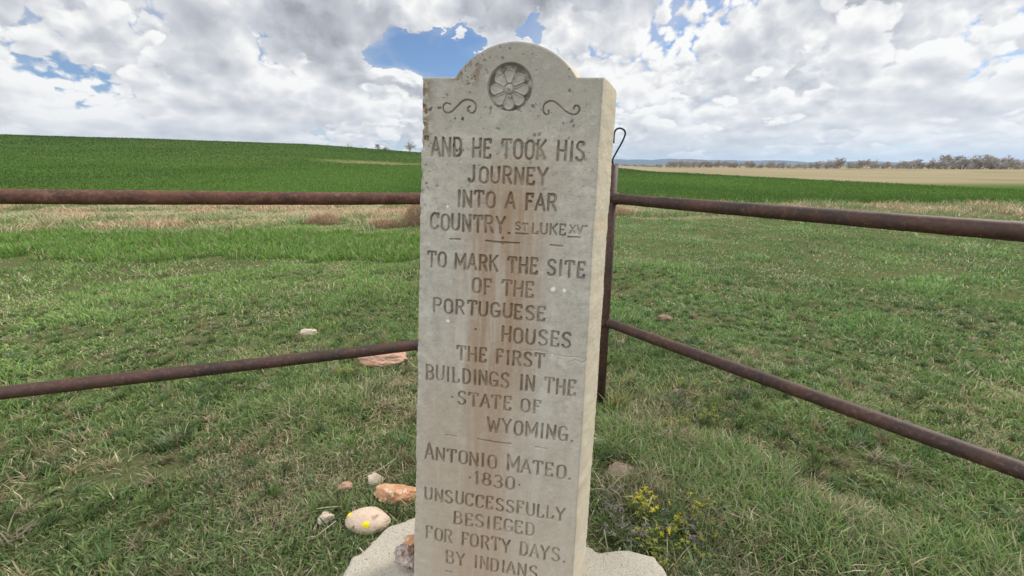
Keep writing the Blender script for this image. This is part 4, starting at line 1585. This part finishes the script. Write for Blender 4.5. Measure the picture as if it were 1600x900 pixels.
# ------------------------------------------------------------------ bare trees
tm, t_, tb_ = material('bare_bark')
tb_.inputs['Base Color'].default_value = (.30, .265, .24, 1)
tb_.inputs['Roughness'].default_value = .95
M_TWIG, tw_, twb = material('bare_twigs')
twb.inputs['Base Color'].default_value = (.36, .325, .30, 1)
twb.inputs['Roughness'].default_value = .95


def tree_geo(hgt, width, seed, fine=4, twig=.05):
    r = random.Random(seed)
    trunk, crown = [], []

    def grow(p, d, L, rad_, lev):
        n_ = 4
        pts, rs = [p.copy()], [rad_]
        for i_ in range(n_):
            d = (d + Vector((r.gauss(0, .16), r.gauss(0, .16), r.gauss(0, .08)))).normalized()
            p = p + d * L / n_
            pts.append(p.copy())
            rs.append(rad_ * (1 - .5 * (i_ + 1) / n_))
        (trunk if lev == 0 else crown).append(tube(pts, rs, 5 if lev < 2 else 3, False))
        if lev < fine:
            for k in range(r.randint(3, 4) if lev else r.randint(4, 6)):
                f = r.uniform(.35, 1.0)
                i_ = min(n_, int(f * n_))
                nd = (d + Vector((r.gauss(0, .62) * width, r.gauss(0, .62) * width, r.gauss(.12, .35)))).normalized()
                grow(pts[i_], nd, L * r.uniform(.55, .8), max(rs[i_] * .62, twig), lev + 1)
    grow(Vector((0, 0, -.3)), Vector((r.gauss(0, .06), r.gauss(0, .06), 1)), hgt * .36, hgt * .028, 0)
    return join_tubes(trunk), join_tubes(crown)


def tree(label, x, y, hgt, width, seed, z=None, fine=4, twig=.05, group=None):
    t = empty('bare_tree', (x, y, gz(x, y) - .2 if z is None else z), 0)
    tag(t, label, 'tree', group)
    (v1, f1_), (v2, f2_) = tree_geo(hgt, width, seed, fine, twig)
    k = hgt / max(v2[:, 2].max(), .1)
    mesh_np('trunk', v1 * k, f1_, tm, True, parent=t)
    mesh_np('crown', v2 * k, f2_, M_TWIG, True, parent=t)
    return t


def at_px(px, dist):
    a = math.atan2((px - 800) / 675.0, math.cos(math.radians(15.875)) + .33 * math.sin(math.radians(15.875)))
    return dist * math.sin(a), dist * math.cos(a)


for px, dist, hh, wd_, sd, lb in ((640, 262, 8.8, 1.25, 4, 'broad bare tree on the crest beside the marker'),
                                  (591, 265, 5.4, 1.1, 7, 'smaller bare tree on the crest left of the broad one'),
                                  (602, 268, 4.6, .9, 9, 'bare sapling just right of the smaller crest tree'),
                                  (548, 275, 4.6, .9, 12, 'faint lone bare tree at the left of the crest'),
                                  (570, 280, 3.8, .9, 15, 'tiny bare bush on the crest between two trees')):
    x, y = at_px(px, dist)
    tree(lb, x, y, hh, wd_, sd, None, 5, .022, 'bare trees on the hill crest')

# the thicket of bare willows at the far edge of the right field: one mass
protos = [tree_geo(6.0, 1.25, 100 + k, 4, .05) for k in range(4)]
items = []
r = random.Random(5)
for k in range(190):
    px = 1028 + 592 * (k / 189.0) + r.uniform(-6, 6)
    dist = r.uniform(232, 262)
    if k < 3:
        dist += 20
    x, y = at_px(px, dist)
    hgt = r.uniform(5.4, 7.4) * (.6 if px < 1045 else 1.0) if px < 1180 else r.choice((3.4, 4.6, 5.6, 6.6, 7.6, 9.4)) * r.uniform(.85, 1.15) * (.55 + .75 * float(vnoise(px / 38.0, 3.0, 8))) * (.62 if px < 1045 else 1.0)
    (v1, f1_), (v2, f2_) = r.choice(protos)
    for v, f in ((v1, f1_), (v2, f2_)):
        a = r.uniform(0, 6.28) if v is v1 else a
        kx = hgt / 6.4
        ca, sa = math.cos(a), math.sin(a)
        V = np.stack([(v[:, 0] * ca - v[:, 1] * sa) * kx * 1.25, (v[:, 0] * sa + v[:, 1] * ca) * kx * 1.25, v[:, 2] * kx], -1)
        items.append((V + np.array([x, y, gz(x, y) - .3]), f))
# low brush that trails off towards the marker
for k in range(46):
    px = r.uniform(955, 1035)
    x, y = at_px(px, r.uniform(300, 380))
    (v1, f1_), (v2, f2_) = r.choice(protos)
    kx = r.uniform(1.6, 3.6) / 6.4
    items.append((v2 * np.array([kx * 2, kx * 2, kx]) + np.array([x, y, gz(x, y) - .3]), f2_))
V, fs = join_tubes(items)
thicket = mesh_np('bare_thicket', V, fs, M_TWIG, True)
tag(thicket, kind='stuff')

# ------------------------------------------------------------------ the air
zm = bpy.data.materials.new('haze')
zm.use_nodes = True
zn = zm.node_tree
zn.nodes.remove(zn.nodes['Principled BSDF'])
pv = zn.nodes.new('ShaderNodeVolumePrincipled')
pv.inputs['Color'].default_value = (.55, .74, 1.0, 1)
pv.inputs['Density'].default_value = 7.5e-5
pv.inputs['Anisotropy'].default_value = .3
zn.links.new(pv.outputs[0], zn.nodes['Material Output'].inputs['Volume'])
HZ = 14500.0
vz = [(sx * HZ, sy * HZ, zz) for zz in (-14.0, 260.0) for sx, sy in ((-1, -1), (1, -1), (1, 1), (-1, 1))]
fz = np.array([(3, 2, 1, 0), (4, 5, 6, 7), (0, 1, 5, 4), (1, 2, 6, 5), (2, 3, 7, 6), (3, 0, 4, 7)])
haze = mesh_np('haze', vz, fz, zm, False)
tag(haze, kind='stuff')
